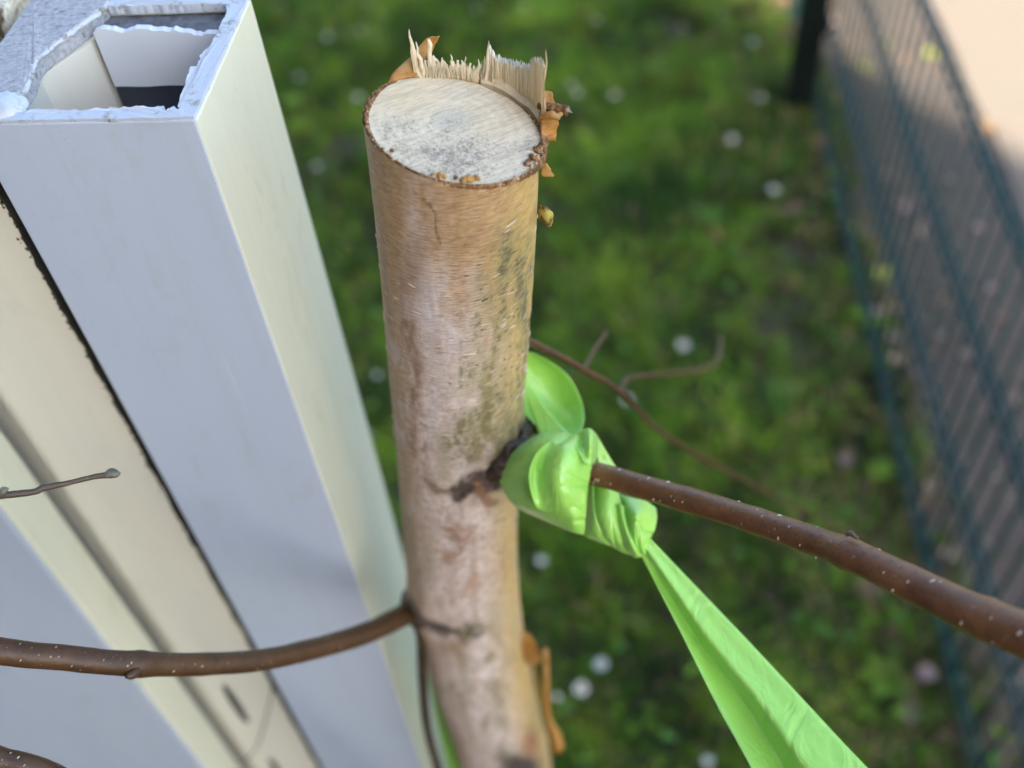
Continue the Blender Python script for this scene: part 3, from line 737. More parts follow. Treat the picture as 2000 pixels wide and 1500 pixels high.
# olive algae on the damp side
alg = np.clip(stroke([(1010, 500), (985, 620), (960, 740), (950, 830)], 22, 92) + 0.7 * stroke([(1020, 560), (1010, 700), (985, 840)], 30, 75), 0, 1)
over(alg * sstep(-0.5, 0.35, n_mid + 0.5 * n_dap), (0.33, 0.28, 0.07), 0.80)
over(alg * sstep(0.10, 0.50, n_mid * 0.8 + 0.85 * n_dap), (0.10, 0.095, 0.035), 0.85)
over(stroke([(905, 870), (950, 850), (985, 800)], 20, 75) * sstep(-0.35, 0.3, n_dap + 0.3 * n_mid), (0.20, 0.17, 0.055), 0.85)
over(sstep(0.25, 0.6, n_dap) * sstep(400, 560, PIX[..., 1]), (0.30, 0.20, 0.115), 0.38)
over(stroke([(940, 1260), (960, 1400), (1000, 1470)], 20, 70) * sstep(-0.2, 0.3, n_mid), (0.28, 0.24, 0.12), 0.7)
# dark branch scars
over(stroke([(895, 962), (935, 945), (975, 925), (992, 890), (1022, 840)], 12, 27), (0.045, 0.017, 0.008), 0.97)
over(stroke([(940, 962), (958, 975)], 6, 16), (0.25, 0.10, 0.02), 0.8)
over(stroke([(800, 1170), (830, 1205), (865, 1232), (905, 1240)], 5, 20), (0.035, 0.018, 0.010), 0.97)
over(stroke([(905, 1238), (930, 1225)], 8, 22), (0.13, 0.12, 0.05), 0.8)
over(blob(885, 1265, 26, 16), (0.36, 0.22, 0.09), 0.8)
over(blob(1015, 1492, 36, 26), (0.02, 0.012, 0.008), 1.4); over(blob(1032, 1445, 16, 22), (0.32, 0.12, 0.04), 1.0)
col = np.clip(col * (1 + 0.16 * n_hi[..., None] + 0.18 * n_dap[..., None]), 0.01, 0.9)
W1 = NT_ + 1
idx = np.arange(NZ_ * W1).reshape(NZ_, W1)
loops = np.stack([idx[:-1, :-1], idx[:-1, 1:], idx[1:, 1:], idx[1:, :-1]], -1).reshape(-1, 4)
base_off = np.array(tree.location)
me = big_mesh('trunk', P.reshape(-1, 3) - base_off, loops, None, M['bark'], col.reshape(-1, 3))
uvl = me.uv_layers.new(name='UVMap')
uvv = np.stack([TH * 0.0315, Z], -1).reshape(-1, 2)
uvl.data.foreach_set('uv', uvv[loops.ravel()].astype(np.float32).ravel())
trunk = bpy.data.objects.new('trunk', me); COL.objects.link(trunk); trunk.parent = tree

def surf(theta, z, lift=0.0):
    r = smooth1(np.array([z]), rc_)[0] + lift; x = smooth1(np.array([z]), xc_)[0]
    return np.array([x + r * math.sin(theta), TY - r * math.cos(theta), z])
# raised lenticels: short cork lips around the stem
parts = []; lcol = []
for k in range(450):
    kind_ = 0 if k < 70 else (1 if k < 330 else 2)           # big corky lips, fine pale dashes, dark flecks
    if kind_ == 0: t0, z0, ln, hgt = RNG.uniform(-1.4, 1.4), RNG.uniform(0.95, 1.285), RNG.uniform(0.0016, 0.0030), RNG.uniform(0.00035, 0.00060)
    elif kind_ == 1: t0, z0, ln, hgt = RNG.uniform(-1.5, 1.5), RNG.uniform(0.85, 1.285), RNG.uniform(0.0006, 0.0020), RNG.uniform(0.00012, 0.00022)
    else: t0, z0, ln, hgt = RNG.normal(0.75, 0.45), RNG.uniform(1.05, 1.275), RNG.uniform(0.0005, 0.0016), RNG.uniform(0.00012, 0.00025)
    tilt = RNG.normal(0, 0.12)
    if z0 > cut_z(*surf(t0, z0)[:2]) - 0.012 or abs(t0) > 1.5: continue
    m = 9; s = np.linspace(-1, 1, m); prof_ = np.sqrt(np.clip(1 - s * s, 0, 1)); rows = []
    for zz, lf in ((-1.0, -0.0002), (-0.3, 0.00016), (0.45, 0.00022), (1.0, -0.0001)):
        rows.append([surf(t0 + a * ln / 0.0315, z0 + tilt * a * ln + 0.25 * hgt * a * a + zz * hgt * (b + 0.12), lf * (0.35 + 0.65 * b) + 0.00022) for a, b in zip(s, prof_)])
    Vv = np.array(rows).reshape(-1, 3)
    parts.append((Vv, [(j * m + i, j * m + i + 1, (j + 1) * m + i + 1, (j + 1) * m + i) for j in range(3) for i in range(m - 1)]))
    if kind_ == 0: rc4 = [(0.30, 0.16, 0.06), (0.36, 0.20, 0.08), (0.60, 0.46, 0.32), (0.72, 0.62, 0.50)]
    elif kind_ == 1: rc4 = [(0.60, 0.50, 0.38)] * 4
    else: rc4 = [(0.12, 0.10, 0.045)] * 4
    for c_ in rc4: lcol += [c_] * m
V, Fc = join(parts)
obj('lenticels', V, Fc, M['lenticel'], tree, colors=np.array(lcol), kind='stuff')

# saw cut
pith = at_plane(882, 236, (CX, TY, CZ), np.array([-CA, -CB, 1.0]))
nr, na = 70, 200
Rr = np.linspace(0.0, 1.0, nr)[:, None]; Aa = np.linspace(0, 2 * np.pi, na, endpoint=False)[None]
edge_r = 0.0309 + 0.0005 * vnoise(np.stack([np.cos(Aa[0]) * 5, np.sin(Aa[0]) * 5, Aa[0] * 0], -1), 3)
X = CX + Rr * edge_r * np.sin(Aa); Yc = TY - Rr * edge_r * np.cos(Aa)
Zc = cut_z(X, Yc) - 0.0006 + 0.00035 * fbm(np.stack([X * 160, Yc * 160, X * 0], -1), 6, 3)
Pc = np.stack([X, Yc, Zc], -1)
pc = project(Pc)
nzc = fbm(np.stack([X * 260, Yc * 260, X * 0], -1), 12, 4)
mould = np.exp(-(((pc[..., 0] - 880) / 125) ** 2 + ((pc[..., 1] - 308) / 52) ** 2)) * 1.05 + 0.45 * np.exp(-(((pc[..., 0] - 770) / 50) ** 2 + ((pc[..., 1] - 245) / 28) ** 2)) \
    + 0.35 * np.exp(-(((pc[..., 0] - 1030) / 28) ** 2 + ((pc[..., 1] - 285) / 30) ** 2)) + 0.40 * np.exp(-(((pc[..., 0] - 880) / 80) ** 2 + ((pc[..., 1] - 150) / 12) ** 2))
mould = np.clip(mould * (1 + 0.8 * nzc), 0, 1)
pr = np.hypot((pc[..., 0] - 884) / 42, (pc[..., 1] - 236) / 22)
mould = np.clip(mould + 0.30 * np.exp(-((pr - 1.0) / 0.10) ** 2) + 0.55 * np.exp(-(pr / 0.42) ** 2), 0, 1)
warm = np.clip(np.exp(-(((pc[..., 0] - 780) / 90) ** 2 + ((pc[..., 1] - 195) / 38) ** 2)) + 0.5 * np.exp(-(((pc[..., 0] - 950) / 60) ** 2 + ((pc[..., 1] - 250) / 30) ** 2)) + 0.25 * nzc, 0, 1) * 0.75
tc = np.stack([mould, warm, np.exp(-(pr / 0.95) ** 6)], -1).reshape(-1, 3)
idx = np.arange(nr * na).reshape(nr, na); j2 = np.roll(idx, -1, axis=1)
loops = np.stack([idx[:-1], idx[1:], j2[1:], j2[:-1]], -1).reshape(-1, 4)
me = big_mesh('cut_face', Pc.reshape(-1, 3) - pith, loops, None, M['cut'], tc)
cf = bpy.data.objects.new('cut_face', me); COL.objects.link(cf); cf.parent = tree
cf.location = Vector([float(c) for c in (pith - base_off)])

# crumbly bark rim round the cut
na = 420; a = np.linspace(0, 2 * np.pi, na, endpoint=False)
cs = np.stack([np.cos(a) * 8, np.sin(a) * 8, a * 0], -1)
chunk = np.exp(-((a - 1.25) / 0.45) ** 2)                # loose, thick bark on the side of the flakes
rings = []
leftw = np.exp(-((a - 4.45) / 0.75) ** 2); backw = np.exp(-((a - 3.0) / 0.75) ** 2)
inner0 = 0.0304 - 0.0010 * leftw + 0.0002 * backw
for q, (fr_, dz) in enumerate([(-0.25, -0.0014), (0.0, -0.0004), (0.3, 0.0003), (0.6, 0.0004), (0.9, 0.0001), (1.0, -0.0005), (0.95, -0.0016)]):
    nz = fbm(cs * 5 + q * 1.7, 40 + q, 3); nz2 = fbm(cs * 18 + q * 0.9, 60 + q, 3)
    r_ = inner0 + (0.0314 - inner0) * fr_ + (0.00040 * nz + 0.00060 * nz2) * (q > 0) + chunk * 0.0013 * (q - 1.2) / 5 * (q > 1)
    z_off = dz + (0.0006 * nz + 0.0009 * nz2) * (0 < q < 6) * (0.5 + 0.9 * leftw + 0.9 * chunk) - 0.0030 * backw - 0.0005 * (q in (1, 2))
    x = CX + r_ * np.sin(a); y = TY - r_ * np.cos(a)
    rings.append(np.stack([x, y, cut_z(x, y) + z_off], -1))
Vr = np.array(rings).reshape(-1, 3); nq = len(rings)
Fr = [(q * na + i, (q + 1) * na + i, (q + 1) * na + (i + 1) % na, q * na + (i + 1) % na) for q in range(nq - 1) for i in range(na)]
obj('bark_rim', Vr, [f[::-1] for f in Fr], M['rim'], tree)

# splinters left standing on the far side of the cut
CN = np.array([-CA, -CB, 1.0])
def at_cut(x, y): return at_plane(x, y, (CX, TY, CZ), CN)
SPL = [(818, 146, 14, 797, 57, 1), (828, 147, 10, 812, 84, 1.5), (821, 147, 12, 806, 108, 2), (842, 146, 16, 838, 77, 4), (850, 146, 14, 846, 104, 3), (858, 146, 14, 853, 96, 1.5),
       (864, 147, 12, 862, 112, 3), (872, 147, 10, 868, 103, 2), (877, 148, 10, 873, 119, 3), (884, 148, 14, 885, 104, 8), (893, 149, 12, 892, 109, 5), (900, 150, 12, 901, 113, 4),
       (908, 151, 12, 908, 117, 4), (915, 152, 12, 917, 119, 4), (922, 153, 10, 926, 122, 3), (931, 155, 9, 936, 107, 1.5), (926, 155, 14, 929, 130, 6), (835, 146, 10, 832, 118, 2),
       (947, 160, 9, 955, 86, 1), (941, 157, 8, 947, 112, 1.5), (1019, 190, 4, 1018, 118, 1.2), (1058, 243, 9, 1066, 101, 1.2), (868, 147, 8, 857, 118, 1), (904, 150, 6, 910, 104, 1), (888, 149, 7, 881, 98, 1), (848, 146, 7, 856, 112, 1)]
# wide split slab on the hinge side: one piece with fuzzy torn top
NS = 150; sx_ = np.linspace(949, 1062, NS); rows_ = []
yb_ = np.interp(sx_, [940, 962, 985, 1008, 1032, 1052, 1062], [156, 163, 174, 189, 206, 233, 252])
yt_ = np.interp(sx_, [949, 953, 956, 961, 966, 985, 1012, 1032, 1035, 1040, 1056, 1060, 1062], [120, 99, 97, 108, 117, 127, 132, 141, 128, 124, 128, 131, 140])
nz_ = vnoise(np.stack([np.arange(NS) * 0.9, np.zeros(NS), np.zeros(NS)], -1), 5); nl_ = fbm(np.stack([np.arange(NS) * 0.12, np.zeros(NS), np.zeros(NS)], -1), 6, 3)
yt_ = yt_ + 2.6 * nz_ + 4.5 * nl_
gr_ = 0.00022 * vnoise(np.stack([np.arange(NS) * 0.8, np.zeros(NS), np.zeros(NS)], -1), 8) + 0.0004 * nl_
Vb, Vt, Vtb, Vbb = [], [], [], []
for q in range(NS):
    b0 = at_cut(sx_[q], yb_[q] - 4) + np.array([0, 0.0006 + gr_[q], -0.003])
    t0_ = at_plane(sx_[q] + 0.02 * (sx_[q] - 950), yt_[q], b0 + np.array([0, 0.0008 + gr_[q], 0]), np.array([0, 1.0, 0.12]))
    Vb.append(b0); Vt.append(t0_); Vtb.append(t0_ + np.array([0.0004, 0.0042, 0.0012 * nl_[q] + 0.0009 * nz_[(q * 7) % NS]])); Vbb.append(b0 + np.array([0, 0.0045, 0]))
Vm = [b * 0.5 + t * 0.5 + np.array([0, gr_[(k * 3) % NS] * 0.6, 0]) for k, (b, t) in enumerate(zip(Vb, Vt))]
Vsl = Vb + Vm + Vt + Vtb + Vbb
Fsl = [(r * NS + q, r * NS + q + 1, (r + 1) * NS + q + 1, (r + 1) * NS + q) for r in range(4) for q in range(NS - 1)]
csl = np.concatenate([np.tile([[0.68, 0.57, 0.36]], (NS, 1)), np.tile([[0.74, 0.65, 0.46]], (NS, 1)), np.tile([[0.82, 0.76, 0.61]], (NS, 1)), np.tile([[0.86, 0.83, 0.74]], (NS, 1)), np.tile([[0.6, 0.47, 0.26]], (NS, 1))])
csl[:, :] *= np.tile(1.08 + 0.22 * nz_, 5)[:, None]
csl[np.tile(sx_ > 1034, 5)] *= np.array([[1.0, 0.86, 0.66]])
obj('split_slab', Vsl, Fsl, M['splinter'], tree, smooth=False, colors=np.clip(csl, 0, 0.9))
for k, (bx, by, w, tx, ty, tw) in enumerate(SPL):
    slab = False
    if 845 < bx < 935: ty = by - (by - ty) * RNG.uniform(0.55, 0.95)
    b0 = at_cut(bx, by + (2 if not slab else -3)) + np.array([0, 0.0004, -0.003])
    tip = at_plane(tx, ty, b0 + np.array([0, 0.0010, 0]), np.array([0, 1.0, 0.12]))
    dpt = depth_of(b0); ww = w * dpt / F * 1.15; tww = max(tw, 0.8) * dpt / F
    thick = 0.0032 if slab else RNG.uniform(0.0010, 0.0020)
    m = 8; ring = []
    for i in range(m):
        u = i / (m - 1); c = b0 * (1 - u) + tip * u
        wd = ww * (1 - u) ** 0.8 + tww * u if not slab or tw < 4 else ww * (1 - u) + tww * u
        wd *= 1 + RNG.normal(0, 0.22) * (0 < i); th_ = thick * (1 - u * (0.35 if slab and tw > 4 else 0.8))
        jx = RNG.normal(0, 0.00030) * (i > 0)
        lift = [RNG.normal(0, 0.0004) if i == m - 1 else 0 for _ in range(6)]
        ring += [c + np.array([jx - wd / 2, 0, lift[0]]), c + np.array([jx - wd * 0.1, -0.00022, lift[1]]), c + np.array([jx + wd / 2, 0.0002, lift[2]]),
                 c + np.array([jx + wd / 2, th_, lift[3]]), c + np.array([jx, th_ * 1.1, lift[4]]), c + np.array([jx - wd / 2, th_, lift[5]])]
    Fq = [(i * 6 + j, i * 6 + (j + 1) % 6, (i + 1) * 6 + (j + 1) % 6, (i + 1) * 6 + j) for i in range(m - 1) for j in range(6)]
    Fq.append(tuple(range((m - 1) * 6, m * 6)))
    g = RNG.uniform(0.9, 1.08); u = np.repeat(np.linspace(0, 1, m), 6)[:, None]
    cc = (np.array([[0.70, 0.59, 0.37]]) * (1 - u) + np.array([[0.84, 0.78, 0.62]]) * u) * g
    if bx > 1034: cc = np.array([[0.62, 0.47, 0.24]]) * np.ones((len(ring), 1)) * g
    obj('splinter', ring, Fq, M['splinter'], tree, smooth=False, colors=cc)
# fine broken fibres between them
parts = []; fc_ = []
for k in range(340):
    bx = RNG.uniform(812, 960); by = np.interp(bx, [812, 935, 1000, 1055], [147, 154, 184, 235])
    H = np.interp(bx, [812, 850, 930, 955, 985, 1035, 1060], [30, 28, 22, 50, 46, 62, 100]) * RNG.uniform(0.3, 1.08)
    b0 = at_cut(bx, by) + np.array([0, RNG.uniform(0, 0.0022), -0.002])
    tp = at_plane(bx + RNG.normal(0, 3), by - H, b0, np.array([0, 1.0, 0.1])) + np.array([0, RNG.normal(0, 0.0005), 0])
    V, Fq = tube([b0, (b0 + tp) / 2 + RNG.normal(0, 0.0002, 3), tp], [0.00028, 0.0002, 0.00005], 4, 4)
    parts.append((V, Fq)); fc_ += [tuple(np.array((0.74, 0.66, 0.47)) * RNG.uniform(0.85, 1.1))] * len(V)
V, Fc = join(parts)
obj('fibres', V, Fc, M['splinter'], tree, colors=np.array(fc_), kind='stuff')
# wood ledge joining the slab's splinters behind the cut
led = [at_cut(x, y) + np.array([0, -0.0004, -0.0012]) for x, y in [(938, 155), (962, 162), (985, 174), (1008, 188), (1032, 205), (1052, 232)]]
for s, lw_, name in ((0.0, 0.0, 'ledge'),):
    Vl = []
    for i, p in enumerate(led):
        h = 0.0028 + 0.0012 * RNG.random()
        Vl += [p + np.array([0.0002, -0.0016, -0.004]), p + np.array([0, -0.0020, h * 0.5]), p + np.array([0.001, 0.003, h]), p + np.array([0.001, 0.0045, -0.002])]
    Fq = [(i * 4 + j, i * 4 + j + 1, (i + 1) * 4 + j + 1, (i + 1) * 4 + j) for i in range(len(led) - 1) for j in range(3)]
    obj('ledge', Vl, [f[::-1] for f in Fq], M['splinter'], tree, smooth=False, colors=np.array([[0.66, 0.58, 0.42]] * len(Vl)))

def flake(grid, mat='paper', nu=9, nv=12, bump=0.0006, seed=1, name='bark_flake', parent=tree, thick=0.0004, label=None):
    V, Fq = patch(grid, nu, nv, bump, seed)
    e = np.arange(len(V)); i, j = e % nu, e // nu
    on = (i == 0) | (i == nu - 1) | (j == nu - 1) | (j == nv - 1)
    V = V + (on * 0.0005)[:, None] * np.stack([vnoise(V * 900, seed + 3), vnoise(V * 900, seed + 4) * 0.3, vnoise(V * 900, seed + 5)], -1)
    o = obj(name, V, Fq, M[mat], parent); add_solid(o, thick)
    if label: o['label'] = label
    return o
D0 = float(depth_of(at_cut(790, 155)))
flake([[(758, 165, D0 - .002), (782, 156, D0), (812, 150, D0 + .002)], [(768, 142, D0), (797, 128, D0 + .002), (826, 122, D0 + .004)], [(798, 114, D0 + .003), (818, 104, D0 + .004), (842, 102, D0 + .006)], [(828, 82, D0 + .002), (840, 80, D0 + .003), (852, 84, D0 + .003)], [(834, 76, D0), (846, 72, D0 + .001), (857, 72, D0 + .001)]], seed=2)
DR = float(depth_of(at_cut(1052, 265)))
flake([[(1052, 240, DR), (1066, 240, DR + .002), (1078, 232, DR + .002)], [(1055, 205, DR + .004), (1070, 205, DR + .005), (1083, 205, DR + .004)], [(1057, 180, DR + .005), (1068, 178, DR + .006), (1079, 179, DR + .005)]], seed=5)
flake([[(1054, 228, DR - .002), (1072, 226, DR - .004), (1092, 232, DR - .001)], [(1056, 245, DR - .001), (1074, 250, DR + .000), (1088, 255, DR + .002)], [(1056, 268, DR), (1070, 272, DR + .002), (1087, 274, DR + .002)]], seed=7)
flake([[(1056, 262, DR - .003), (1064, 262, DR - .004), (1073, 268, DR - .003)], [(1058, 290, DR - .002), (1063, 292, DR - .003), (1069, 295, DR - .002)], [(1058, 325, DR), (1062, 325, DR), (1066, 320, DR)]], 'rim', seed=9)
flake([[(1056, 318, DR), (1063, 320, DR - .001), (1068, 318, DR - .001)], [(1057, 332, DR), (1068, 334, DR), (1077, 332, DR)], [(1058, 345, DR + .001), (1072, 346, DR + .001), (1083, 343, DR + .002)]], seed=11)
flake([[(1052, 400, DR + .006), (1062, 401, DR + .004), (1072, 406, DR + .005)], [(1052, 420, DR + .008), (1066, 422, DR + .006), (1081, 424, DR + .007)], [(1056, 432, DR + .010), (1070, 442, DR + .009), (1078, 437, DR + .009)]], 'flake_spot', seed=13, label='mottled yellow and brown bark flake')
# rolled stub of bark sticking out under the tall splinter
V, Fc = tube([at_d(1052, 206, DR + .003), at_d(1075, 209, DR), at_d(1095, 213, DR - .002), at_d(1108, 217, DR - .003)], [0.0012, 0.0019, 0.0020, 0.0017], 24, 12, 0.6, 5)
obj('bark_roll', V, Fc, M['rim'], tree)
V, Fc = tube([at_d(1056, 230, DR - .002), at_d(1072, 223, DR - .005), at_d(1088, 227, DR - .004), at_d(1096, 222, DR - .003)], [0.0007, 0.0012, 0.0013, 0.0008], 24, 8, 0.8, 6)
obj('bark_roll', V, Fc, M['paper'], tree)
parts = [tube([at_d(1105, 216, DR - .003), at_d(1110 + 2 * k, 208 + 3 * k, DR - .004)], [0.00025, 0.00008], 3, 4) for k in range(5)]
V, Fc = join(parts); obj('bark_fibres', V, Fc, M['splinter'], tree, colors=np.full((len(V), 3), 0.6), kind='stuff')
# crumbs hanging on the near rim
for k, (x, y, r_) in enumerate([(858, 346, .0011), (868, 347, .0009), (905, 356, .0013), (917, 353, .0015), (931, 350, .0012), (845, 344, .0006), (765, 297, .0007), (1040, 312, .0015), (1052, 296, .0017), (1030, 322, .0013), (1060, 285, .0014), (890, 350, .0007)]):
    u_, v_ = np.meshgrid(np.linspace(0, 2 * np.pi, 12, endpoint=False), np.linspace(0.15, np.pi - 0.15, 8))
    L = np.stack([np.cos(u_) * np.sin(v_), np.sin(u_) * np.sin(v_), np.cos(v_)], -1).reshape(-1, 3) * r_
    L = L * (1 + 0.6 * vnoise(L / r_ * 1.9 + k * 7, k))[:, None] + at_cut(x, y - 3)
    obj('bark_crumb', L, [(j * 12 + i, (j + 1) * 12 + i, (j + 1) * 12 + (i + 1) % 12, j * 12 + (i + 1) % 12) for j in range(7) for i in range(12)], M['paper'] if k < 6 else M['rim'], tree)
parts = []; dc_ = []
for k in range(160):
    a_ = RNG.uniform(-1.7, 1.9) if k % 3 else RNG.normal(1.25, 0.3); rr0 = RNG.normal(0.0309, 0.0005); x = CX + rr0 * math.sin(a_); y = TY - rr0 * math.cos(a_); r_ = RNG.uniform(0.00015, 0.0006)
    c = np.array([x, y, cut_z(x, y) + RNG.uniform(-0.0003, 0.0006)])
    d6 = np.array([(1, 0, 0), (0, 1, 0), (-1, 0, 0), (0, -1, 0), (0, 0, 1), (0, 0, -1)]) * r_ * RNG.uniform(0.5, 1.6, (6, 1)) + c
    parts.append((d6, [(0, 1, 4), (1, 2, 4), (2, 3, 4), (3, 0, 4), (1, 0, 5), (2, 1, 5), (3, 2, 5), (0, 3, 5)])); dc_ += [[(0.55, 0.38, 0.18), (0.30, 0.14, 0.05), (0.68, 0.58, 0.40), (0.10, 0.05, 0.02)][RNG.integers(4)]] * 6
V, Fc = join(parts); obj('rim_crumbs', V, Fc, M['splinter'], tree, smooth=False, colors=np.array(dc_), kind='stuff')
cd = float(depth_of(surf(-0.35, 1.295)))
V, Fc = tube([at_d(817, 347, cd), at_d(824, 351, cd - .0008), at_d(831, 348, cd - .001), at_d(833, 339, cd - .0005)], [0.0003, 0.0006, 0.0006, 0.0002], 14, 6)
obj('bark_curl', V, Fc, M['paper'], tree)
# peeling bark low on the stem
flake([[(1018, 1240, .640), (1030, 1236, .640), (1044, 1252, .640)], [(1020, 1270, .652), (1040, 1275, .650), (1056, 1285, .650)], [(1026, 1295, .668), (1042, 1300, .668), (1054, 1296, .668)]], seed=17)
flake([[(1060, 1268, .650), (1066, 1266, .650), (1072, 1270, .650)], [(1060, 1330, .670), (1067, 1332, .668), (1073, 1330, .670)], [(1064, 1400, .700), (1070, 1400, .698), (1075, 1398, .700)], [(1074, 1440, .715), (1084, 1440, .711), (1096, 1434, .718)], [(1080, 1468, .725), (1090, 1472, .720), (1102, 1460, .728)]], seed=19)
V, Fc = tube([at_d(1040, 1300, .68), at_d(1060, 1380, .705), at_d(1074, 1442, .715)], [0.0012, 0.0010, 0.0008], 12, 6)
obj('bark_strip', V, Fc, M['paper'], tree)

# ------------------------------------------------------------------ branches
def path3(pts): return np.array([at_d(*p) for p in pts])
def dots(name, path, radii, count, parent, size=0.0005, seed=0, lo=0.0, hi=1.0, mat='twig_dot'):
    rg = np.random.default_rng(seed); D = catmull(np.column_stack([path, radii]), 200)
    T = np.gradient(D[:, :3], axis=0); T /= np.linalg.norm(T, axis=1)[:, None]
    parts = []
    for k in range(count):
        i = int((lo + (hi - lo) * rg.random()) * 199); t = T[i]; a = rg.uniform(0, 2 * np.pi)
        N = np.cross(t, [0, 0, 1.0]); N /= np.linalg.norm(N); B = np.cross(t, N)
        nn = math.cos(a) * N + math.sin(a) * B; tg = np.cross(nn, t)
        s = size * rg.uniform(0.5, 1.5); w = s * rg.uniform(0.28, 0.5)
        sk = 0.35
        c = D[i, :3] + nn * (D[i, 3] * 0.995)
        e = tg * s + t * s * sk; f_ = t * w
        ring = [c + e, c + 0.5 * e + f_, c - 0.5 * e + f_, c - e, c - 0.5 * e - f_, c + 0.5 * e - f_]
        parts.append((np.array(ring + [c + nn * s * 0.55]), [(j, (j + 1) % 6, 6) for j in range(6)]))
    V, Fq = join(parts)
    return obj(name, V, Fq, M[mat], parent, kind='stuff')

rb = path3([(950, 900, .512), (1000, 903, .480), (1080, 910, .462), (1159, 924, .450), (1280, 958, .430), (1430, 1002, .402), (1583, 1054, .374), (1680, 1092, .356), (1886, 1192, .326), (2000, 1240, .312), (2200, 1330, .29)])
rr_ = [.0070, .0062, .0056, .0053, .0052, .0052, .0054, .0056, .0066, .0070, .0072]
V, Fc = tube(rb, rr_, 150, 24, 0.045, 3, nodes=((0.68, 0.12, 0.018), (0.44, 0.07, 0.012), (0.53, 0.05, 0.008), (0.83, 0.07, 0.015)))
branch_r = obj('branch', V, Fc, M['twig'], tree); branch_r['label'] = 'straight brown branch with pale specks, tied with the ribbon'
dots('lenticels', rb, rr_, 110, branch_r, 0.00078, 5, 0.28, 0.95)
dots('dark_specks', rb, rr_, 260, branch_r, 0.00026, 8, 0.35, 0.95, 'twig_black')
V, Fc = tube([at_d(1652, 1046, .357), at_d(1662, 1042, .356), at_d(1675, 1052, .355)], [0.0004, 0.0011, 0.0005], 14, 8, 0.3, 4)
obj('bud', V, Fc, M['twig_olive'], branch_r)

lb = path3([(860, 1172, .655), (812, 1190, .612), (775, 1208, .580), (700, 1242, .540), (540, 1284, .478), (400, 1297, .445), (255, 1296, .418), (150, 1287, .405), (0, 1272, .392), (-160, 1240, .38), (-420, 1150, .365)])
lr_ = [.0085, .0072, .0062, .0056, .0050, .0049, .0050, .0050, .0051, .005, .0045]
V, Fc = tube(lb, lr_, 140, 22, 0.06, 7, nodes=((0.585, 0.14, 0.012),))
branch_l = obj('branch', V, Fc, M['twig_dark'], tree); branch_l['label'] = 'thin curved dark brown branch crossing the plastic profiles'
dots('lenticels', lb, lr_, 110, branch_l, 0.00042, 6, 0.3, 0.9)
V, Fc = tube([at_d(270, 1308, .416), at_d(256, 1318, .413), at_d(246, 1321, .411)], [0.0018, 0.0020, 0.0009], 14, 10, 0.2, 4)
obj('bud', V, Fc, M['twig_dark'], branch_l)
V, Fc = tube([at_d(795, 1158, .618), at_d(806, 1178, .606), at_d(818, 1200, .602), at_d(835, 1222, .606)], [0.0035, 0.0062, 0.0068, 0.003], 50, 24, 0.7, 9)
obj('collar', V, Fc, M['twig_black'], branch_l)
V, Fc = tube([at_d(1032, 822, .497), at_d(1024, 842, .484), at_d(1006, 868, .474), at_d(985, 905, .470), at_d(962, 935, .474)], [0.0022, 0.0036, 0.0050, 0.0056, 0.0030], 60, 24, 0.75, 10)
obj('collar', V, Fc, M['twig_black'], branch_r)
V, Fc = tube([at_d(1038, 812, .497), at_d(1049, 822, .496), at_d(1046, 845, .493)], [0.0012, 0.0024, 0.0014], 20, 10, 0.4, 11)
obj('bark_lip', V, Fc, M['twig_olive'], branch_r)

bb = path3([(985, 640, .455), (1035, 668, .480), (1100, 700, .505), (1150, 728, .530), (1210, 765, .565), (1300, 850, .65), (1420, 920, .78), (1600, 1012, .98), (1760, 1092, 1.16), (1880, 1140, 1.3)])
br_ = [.0024, .0021, .0018, .0017, .0016, .0016, .0016, .0015, .0013, .0011]
V, Fc = tube(bb, br_, 90, 14, 0.08, 12)
branch_b = obj('branch', V, Fc, M['twig_dark'], tree); branch_b['label'] = 'thin reddish branch running away behind the stem'
V, Fc = tube(path3([(1140, 722, .527), (1160, 685, .56), (1184, 650, .60)]), [.0012, .0011, .0009], 20, 10, 0.1, 13)
obj('side_twig', V, Fc, M['twig_dark'], branch_b)
V, Fc = tube(path3([(1212, 766, .567), (1222, 742, .60), (1245, 735, .63), (1320, 728, .69), (1388, 716, .75), (1404, 695, .77), (1408, 656, .80)]), [.0015, .0017, .0013, .0013, .0014, .0014, .0012], 50, 10, 0.14, 14)
obj('side_twig', V, Fc, M['twig_dark'], branch_b)
V, Fc = tube(path3([(815, 1205, .600), (823, 1250, .612), (826, 1330, .645), (834, 1420, .690), (855, 1500, .735), (885, 1600, .80)]), [.0030, .0032, .0030, .0030, .0030, .0026], 50, 12, 0.08, 15)
o = obj('branch', V, Fc, M['twig_black'], tree); o['label'] = 'thin shoot, blackish from painted shade, hanging down beside the stem'  # the shoot's shadow is put into its bark colour
end = np.array([-0.034, TY - 0.01, 0.60])
lowb = np.vstack([path3([(-260, 1420, .36), (-80, 1462, .372), (0, 1484, .378), (110, 1520, .388), (330, 1640, .43)]), end[None] + np.array([[-0.03, -0.06, 0.02]]), end[None]])
V, Fc = tube(lowb, [.0040, .0044, .0046, .0048, .0052, .0062, .0075], 80, 18, 0.07, 16)
branch_low = obj('branch', V, Fc, M['twig_dark'], tree); branch_low['label'] = 'dark speckled branch low on the stem'
dots('lenticels', lowb, [.0040, .0044, .0046, .0048, .0052, .0062, .0075], 80, branch_low, 0.00045, 9, 0.0, 0.7)
tw = path3([(-405, 1152, .365), (-260, 1030, .366), (-110, 982, .368), (0, 968, .372), (65, 961, .376), (85, 953, .378), (130, 944, .381), (180, 932, .384), (214, 927, .386)])
V, Fc = tube(tw, [.0021, .0017, .0015, .00135, .0012, .00125, .0010, .0010, .0013], 80, 12, 0.16, 17)
twig_l = obj('side_twig', V, Fc, M['twig_olive'], branch_l)
